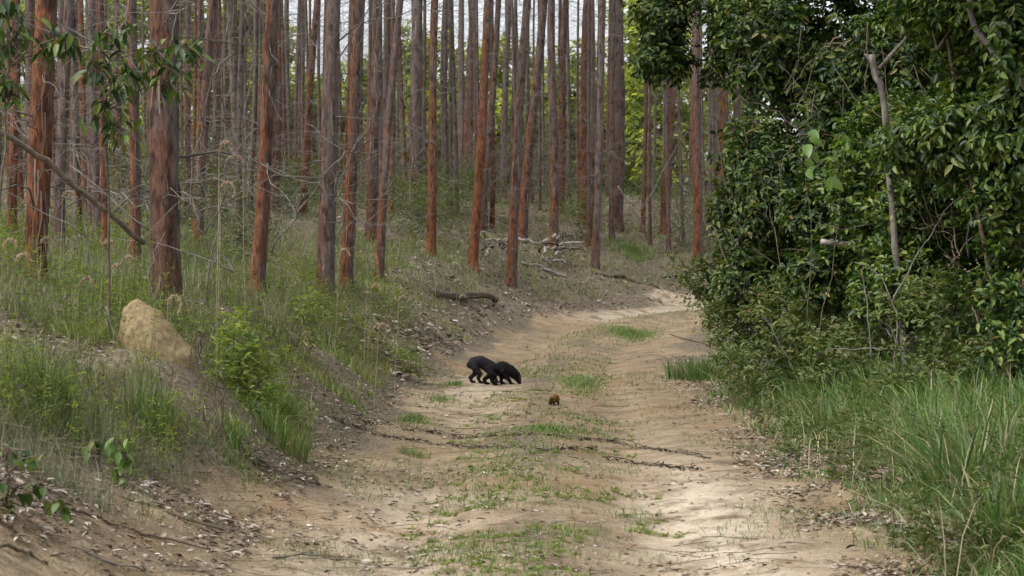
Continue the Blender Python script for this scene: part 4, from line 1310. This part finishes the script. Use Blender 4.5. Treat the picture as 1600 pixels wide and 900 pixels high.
# ------------------------------------------------------------------ termite mound
def mound():
    D = 13.7
    b = gpt(240, D)
    b.z = min(b.z, at(240, 552, D).z)
    t = thing('termite_mound', 'tan pointed termite mound leaning against the thickest trunk', 'termite mound', b)
    ns, nr = 30, 22
    V = []
    apex = at(213, 466, D) - b
    kD = D / 14.2
    for i in range(nr + 1):
        u = i / nr
        zc = -0.15 + (apex.z + 0.15) * u
        rr = 0.235 * kD * (1 - u ** 2.3) ** 0.66
        cx = apex.x * u ** 1.2
        for j in range(ns):
            a = j / ns * 2 * math.pi
            ex = 1.0 + (0.42 * max(0, math.cos(a)) * (1 - u) ** 1.0)
            V.append((cx + math.cos(a) * rr * ex, math.sin(a) * rr * 0.9, zc))
    V = np.array(V)
    nz = n3(V * 7 + 5) - 0.5
    nz2 = n3(V * 26 + 2) - 0.5
    dirv = V.copy()
    dirv[:, 2] = 0
    V = V + norm(dirv) * (nz * 0.06 + nz2 * 0.045)[:, None]
    i = np.arange(nr)[:, None] * ns
    j = np.arange(ns)[None]
    Qd = np.stack([i + j, i + (j + 1) % ns, i + ns + (j + 1) % ns, i + ns + j], -1).reshape(-1, 4)
    m = plain_noise('termite earth', (0.15, 0.112, 0.06), (0.33, 0.255, 0.145), 30, 0.95, (1, 1, 1), 0.9, 0.1)
    link('earth_cone', Geo().add(V, Qd).mesh('earth_cone', m, True), t)


mound()
pole('leaning_stick', 'thin grey stick propped against the side of the termite mound', 'stick', [at(165, 480, 13.7), at(178, 520, 13.6), at(197, 556, 13.55)], 0.008, 0.007, M_TWIG, 6, None, 0.006)

# ------------------------------------------------------------------ animals
def fur_mat(name, stops, axis_head=None, headc=None):
    m, t = mat(name)
    tc = nd(t, 'ShaderNodeTexCoord')
    n = nd(t, 'ShaderNodeTexNoise', {'Vector': tc.outputs['Object'], 'Scale': 60.0, 'Detail': 4.0})
    c = ramp(t, n.outputs[0], stops)
    if headc:
        at_ = nd(t, 'ShaderNodeAttribute', attribute_name='patch')
        c = mixc(t, at_.outputs['Fac'], c, headc)
    bp = nd(t, 'ShaderNodeBump', {'Strength': 0.5, 'Distance': 0.004, 'Height': n.outputs[0]})
    p = nd(t, 'ShaderNodeBsdfPrincipled', {'Base Color': c, 'Roughness': 0.8, 'Specular IOR Level': 0.15, 'Normal': bp.outputs[0]})
    nd(t, 'ShaderNodeOutputMaterial', {'Surface': p.outputs[0]})
    return m


def animal(name, label, loc, rz, scale, joints, edges, material, patch=None, ears=(), eyes=(), nose=None, tail=None, furlen=0.014, nfur=2600):
    """one continuous skin grown from a skeleton: joints {name: (x, y, z, radius)}"""
    t = thing(name, label, 'animal', loc, rz)
    keys = list(joints)
    G = Geo()
    for a, b in edges:
        A_, B_ = np.array(joints[a], float), np.array(joints[b], float)
        n = max(3, int(np.linalg.norm(A_ - B_) / 0.012))
        for u in np.linspace(0, 1, n):
            c = A_ * (1 - u) + B_ * u
            th, ph = np.meshgrid(np.linspace(0, np.pi, 7)[1:-1], np.arange(10) / 10 * 2 * np.pi, indexing='ij')
            V = np.stack([np.sin(th) * np.cos(ph), np.sin(th) * np.sin(ph), np.cos(th)], -1).reshape(-1, 3)
            V = np.vstack([V, [[0, 0, 1], [0, 0, -1]]]) * c[3] + c[:3]
            q, k = np.arange(4)[:, None] * 10, np.arange(10)[None]
            Qd = np.stack([q + k, q + 10 + k, q + 10 + (k + 1) % 10, q + (k + 1) % 10], -1).reshape(-1, 4)
            k = np.arange(10)
            T_ = np.vstack([np.stack([np.full(10, 50), k, (k + 1) % 10], 1), np.stack([np.full(10, 51), 40 + (k + 1) % 10, 40 + k], 1)])
            G.add(V, Qd, T_)
    o = link('body', G.mesh('body', material))
    rm = o.modifiers.new('fuse', 'REMESH')
    rm.mode = 'VOXEL'
    rm.voxel_size = 0.0075
    rm.use_smooth_shade = True
    smo = o.modifiers.new('smooth', 'SMOOTH')
    smo.iterations = 7
    smo.factor = 0.5
    bpy.context.view_layer.update()
    dg = bpy.context.evaluated_depsgraph_get()
    fin = bpy.data.meshes.new_from_object(o.evaluated_get(dg))
    o.modifiers.clear()
    o.data = fin
    fin.name = 'body'
    fin.materials.clear()
    fin.materials.append(material)
    o.parent = t
    t.scale = (scale,) * 3
    co = np.empty(len(fin.vertices) * 3, np.float32)
    fin.vertices.foreach_get('co', co)
    co = co.reshape(-1, 3)
    if patch is not None:
        a = fin.attributes.new('patch', 'FLOAT', 'POINT')
        a.data.foreach_set('value', patch(co).astype(np.float32))
    # short coat
    no = np.array([tuple(v.normal) for v in fin.vertices])
    sel = rng.integers(0, len(co), nfur)
    C, N = co[sel] + rng.normal(0, 0.004, (nfur, 3)), no[sel]
    back = np.array([-0.7, 0, -0.45])
    D = norm(N * 0.6 + back + rng.normal(0, 0.25, N.shape))
    keep = C[:, 2] > 0.05
    g = Geo().add(*leaves(C[keep], D[keep], N[keep], rng.uniform(0.6, 1.3, keep.sum()) * furlen, 0.0028, 0.1))
    fm = g.mesh('fur', material)
    if patch is not None:
        a = fm.attributes.new('patch', 'FLOAT', 'POINT')
        a.data.foreach_set('value', patch(np.repeat(C[keep], 6, 0)).astype(np.float32))
    link('fur', fm, o, kind='stuff')
    em = material
    for (p, r, tl) in ears:
        n = 8
        V = []
        for k in range(4):
            u = k / 3
            rr = r * math.sqrt(max(0.02, 1 - u ** 2))
            for j in range(n):
                an = j / n * 6.283
                V.append((p[0] + math.cos(an) * rr * 0.45 - 0.2 * r * u, p[1] + math.sin(an) * rr + tl * r * u * 0.5, p[2] + r * 1.1 * u))
        i = np.arange(3)[:, None] * n
        j = np.arange(n)[None]
        Qd = np.stack([i + j, i + (j + 1) % n, i + n + (j + 1) % n, i + n + j], -1).reshape(-1, 4)
        me2 = Geo().add(V, Qd, (3 * n + np.arange(n))[None]).mesh('ear', em, True)
        link('ear', me2, t)
    gm = plain_noise('wet dark eye', (0.008, 0.006, 0.005), (0.02, 0.015, 0.012), 20, 0.15, (1, 1, 1), 0.0, 0.6) if eyes else None
    for p in eyes:
        bm = bmesh.new()
        bmesh.ops.create_uvsphere(bm, u_segments=10, v_segments=7, radius=p[3])
        me2 = bpy.data.meshes.new('eye')
        bm.to_mesh(me2)
        bm.free()
        me2.materials.append(gm)
        link('eye', me2, t, p[:3])
    if nose:
        bm = bmesh.new()
        bmesh.ops.create_uvsphere(bm, u_segments=10, v_segments=7, radius=nose[3])
        for v in bm.verts:
            v.co.z *= 0.75
        me2 = bpy.data.meshes.new('nose')
        bm.to_mesh(me2)
        bm.free()
        me2.materials.append(gm)
        link('nose', me2, t, nose[:3])
    return t


EDG = [('pelvis', 'loin'), ('loin', 'chest'), ('chest', 'neck'), ('neck', 'head'), ('head', 'muzzle'), ('muzzle', 'tip'), ('pelvis', 'tailroot'),
       ('pelvis', 'hipL'), ('hipL', 'kneeL'), ('kneeL', 'hockL'), ('hockL', 'footL'), ('footL', 'toeL'),
       ('pelvis', 'hipR'), ('hipR', 'kneeR'), ('kneeR', 'hockR'), ('hockR', 'footR'), ('footR', 'toeR'),
       ('chest', 'shoL'), ('shoL', 'elbL'), ('elbL', 'wriL'), ('wriL', 'pawL'), ('pawL', 'padL'),
       ('chest', 'shoR'), ('shoR', 'elbR'), ('elbR', 'wriR'), ('wriR', 'pawR'), ('pawR', 'padR')]


def skel(hindL, hindR, foreL, foreR, spine):
    """x of the feet; spine = list of (x, z, r) for tailroot, pelvis, loin, chest, neck, head, muzzle, tip"""
    tr, pe, lo, ch, ne, he, mu, ti = spine
    J = {'pelvis': (pe[0], 0, pe[1], pe[2]), 'tailroot': (tr[0], 0, tr[1], tr[2]), 'loin': (lo[0], 0, lo[1], lo[2]), 'chest': (ch[0], 0, ch[1], ch[2]), 'neck': (ne[0], 0, ne[1], ne[2]),
         'head': (he[0], 0, he[1], he[2]), 'muzzle': (mu[0], 0, mu[1], mu[2]), 'tip': (ti[0], 0, ti[1], ti[2])}
    for s, y, x in (('L', 0.052, hindL), ('R', -0.052, hindR)):
        J['hip' + s] = (pe[0] + 0.01, y, pe[1] - 0.055, 0.045)
        J['knee' + s] = ((pe[0] + x) / 2 + 0.035, y * 1.15, 0.125, 0.033)
        J['hock' + s] = (x - 0.018, y, 0.068, 0.023)
        J['foot' + s] = (x, y, 0.020, 0.020)
        J['toe' + s] = (x + 0.04, y, 0.015, 0.017)
    for s, y, x in (('L', 0.05, foreL), ('R', -0.05, foreR)):
        J['sho' + s] = (ch[0] + 0.015, y, ch[1] - 0.055, 0.043)
        J['elb' + s] = ((ch[0] + x) / 2 - 0.012, y * 1.1, 0.125, 0.029)
        J['wri' + s] = (x - 0.006, y, 0.055, 0.023)
        J['paw' + s] = (x, y, 0.019, 0.021)
        J['pad' + s] = (x + 0.038, y, 0.015, 0.017)
    return J


M_BLACK = fur_mat('black fur', [(0.3, (0.0025, 0.0022, 0.0025)), (0.7, (0.008, 0.007, 0.007))], True, (0.075, 0.035, 0.018))
M_BLACK2 = fur_mat('soft black fur', [(0.3, (0.009, 0.0085, 0.0095)), (0.7, (0.026, 0.024, 0.027))])
M_TAN = fur_mat('tawny fur', [(0.3, (0.13, 0.06, 0.016)), (0.7, (0.26, 0.135, 0.038))], True, (0.03, 0.011, 0.006))

gr = hit(750, 600)
sp_r = [(-0.025, 0.23, 0.04), (0.035, 0.255, 0.08), (0.11, 0.275, 0.078), (0.24, 0.205, 0.08), (0.315, 0.175, 0.06), (0.37, 0.13, 0.05), (0.405, 0.085, 0.032), (0.425, 0.065, 0.02)]
pos = gpt(737, gr.y + 0.05)
animal('black_bear_cub', 'black bear-like animal with raised rounded rump, walking behind its companion', pos, R(4), 1.0, skel(0.0, 0.10, 0.255, 0.31, sp_r), EDG, M_BLACK2, None,
       [((0.345, 0.03, 0.19), 0.02, 1), ((0.345, -0.03, 0.19), 0.02, -1)], [(0.40, -0.03, 0.125, 0.006), (0.40, 0.03, 0.125, 0.006)], (0.447, 0, 0.083, 0.012))
sp_f = [(0.02, 0.195, 0.04), (0.075, 0.195, 0.068), (0.14, 0.206, 0.06), (0.215, 0.222, 0.072), (0.315, 0.175, 0.07), (0.385, 0.12, 0.056), (0.412, 0.065, 0.037), (0.42, 0.035, 0.024)]
pos = gpt(758, gr.y - 0.26)
animal('black_bear_cub', 'black bear-like animal in front, brownish face lowered to sniff the sand', pos, R(-5), 1.02, skel(0.0, 0.11, 0.20, 0.315, sp_f), EDG, M_BLACK, lambda c: sm((c[:, 0] - 0.405) / 0.03) * sm((c[:, 2] - 0.03) / 0.03) * (1 - sm((c[:, 2] - 0.13) / 0.03)) * 0.8,
       [((0.375, 0.042, 0.155), 0.022, 1), ((0.375, -0.042, 0.155), 0.022, -1)], [(0.43, -0.033, 0.10, 0.006), (0.43, 0.033, 0.10, 0.006)], (0.436, 0, 0.024, 0.012))
sp_s = [(-0.03, 0.17, 0.05), (0.03, 0.20, 0.085), (0.10, 0.215, 0.095), (0.20, 0.18, 0.085), (0.265, 0.125, 0.06), (0.30, 0.08, 0.05), (0.325, 0.045, 0.033), (0.335, 0.028, 0.022)]
gs = hit(870, 634)
animal('tawny_cub', 'small tawny animal with dark lowered head, alone on the track grass edge', gs + Vector((0.0, 0.06, 0)), R(-128), 0.38, skel(0.0, 0.05, 0.20, 0.25, sp_s), EDG, M_TAN, lambda c: np.clip(sm((c[:, 0] - 0.22) / 0.05) + (1 - sm((c[:, 2] - 0.08) / 0.05)), 0, 1),
       [((0.28, 0.04, 0.125), 0.024, 1), ((0.28, -0.04, 0.125), 0.024, -1)], [(0.32, -0.032, 0.08, 0.007), (0.32, 0.032, 0.08, 0.007)], (0.342, 0, 0.022, 0.012), None, 0.03)
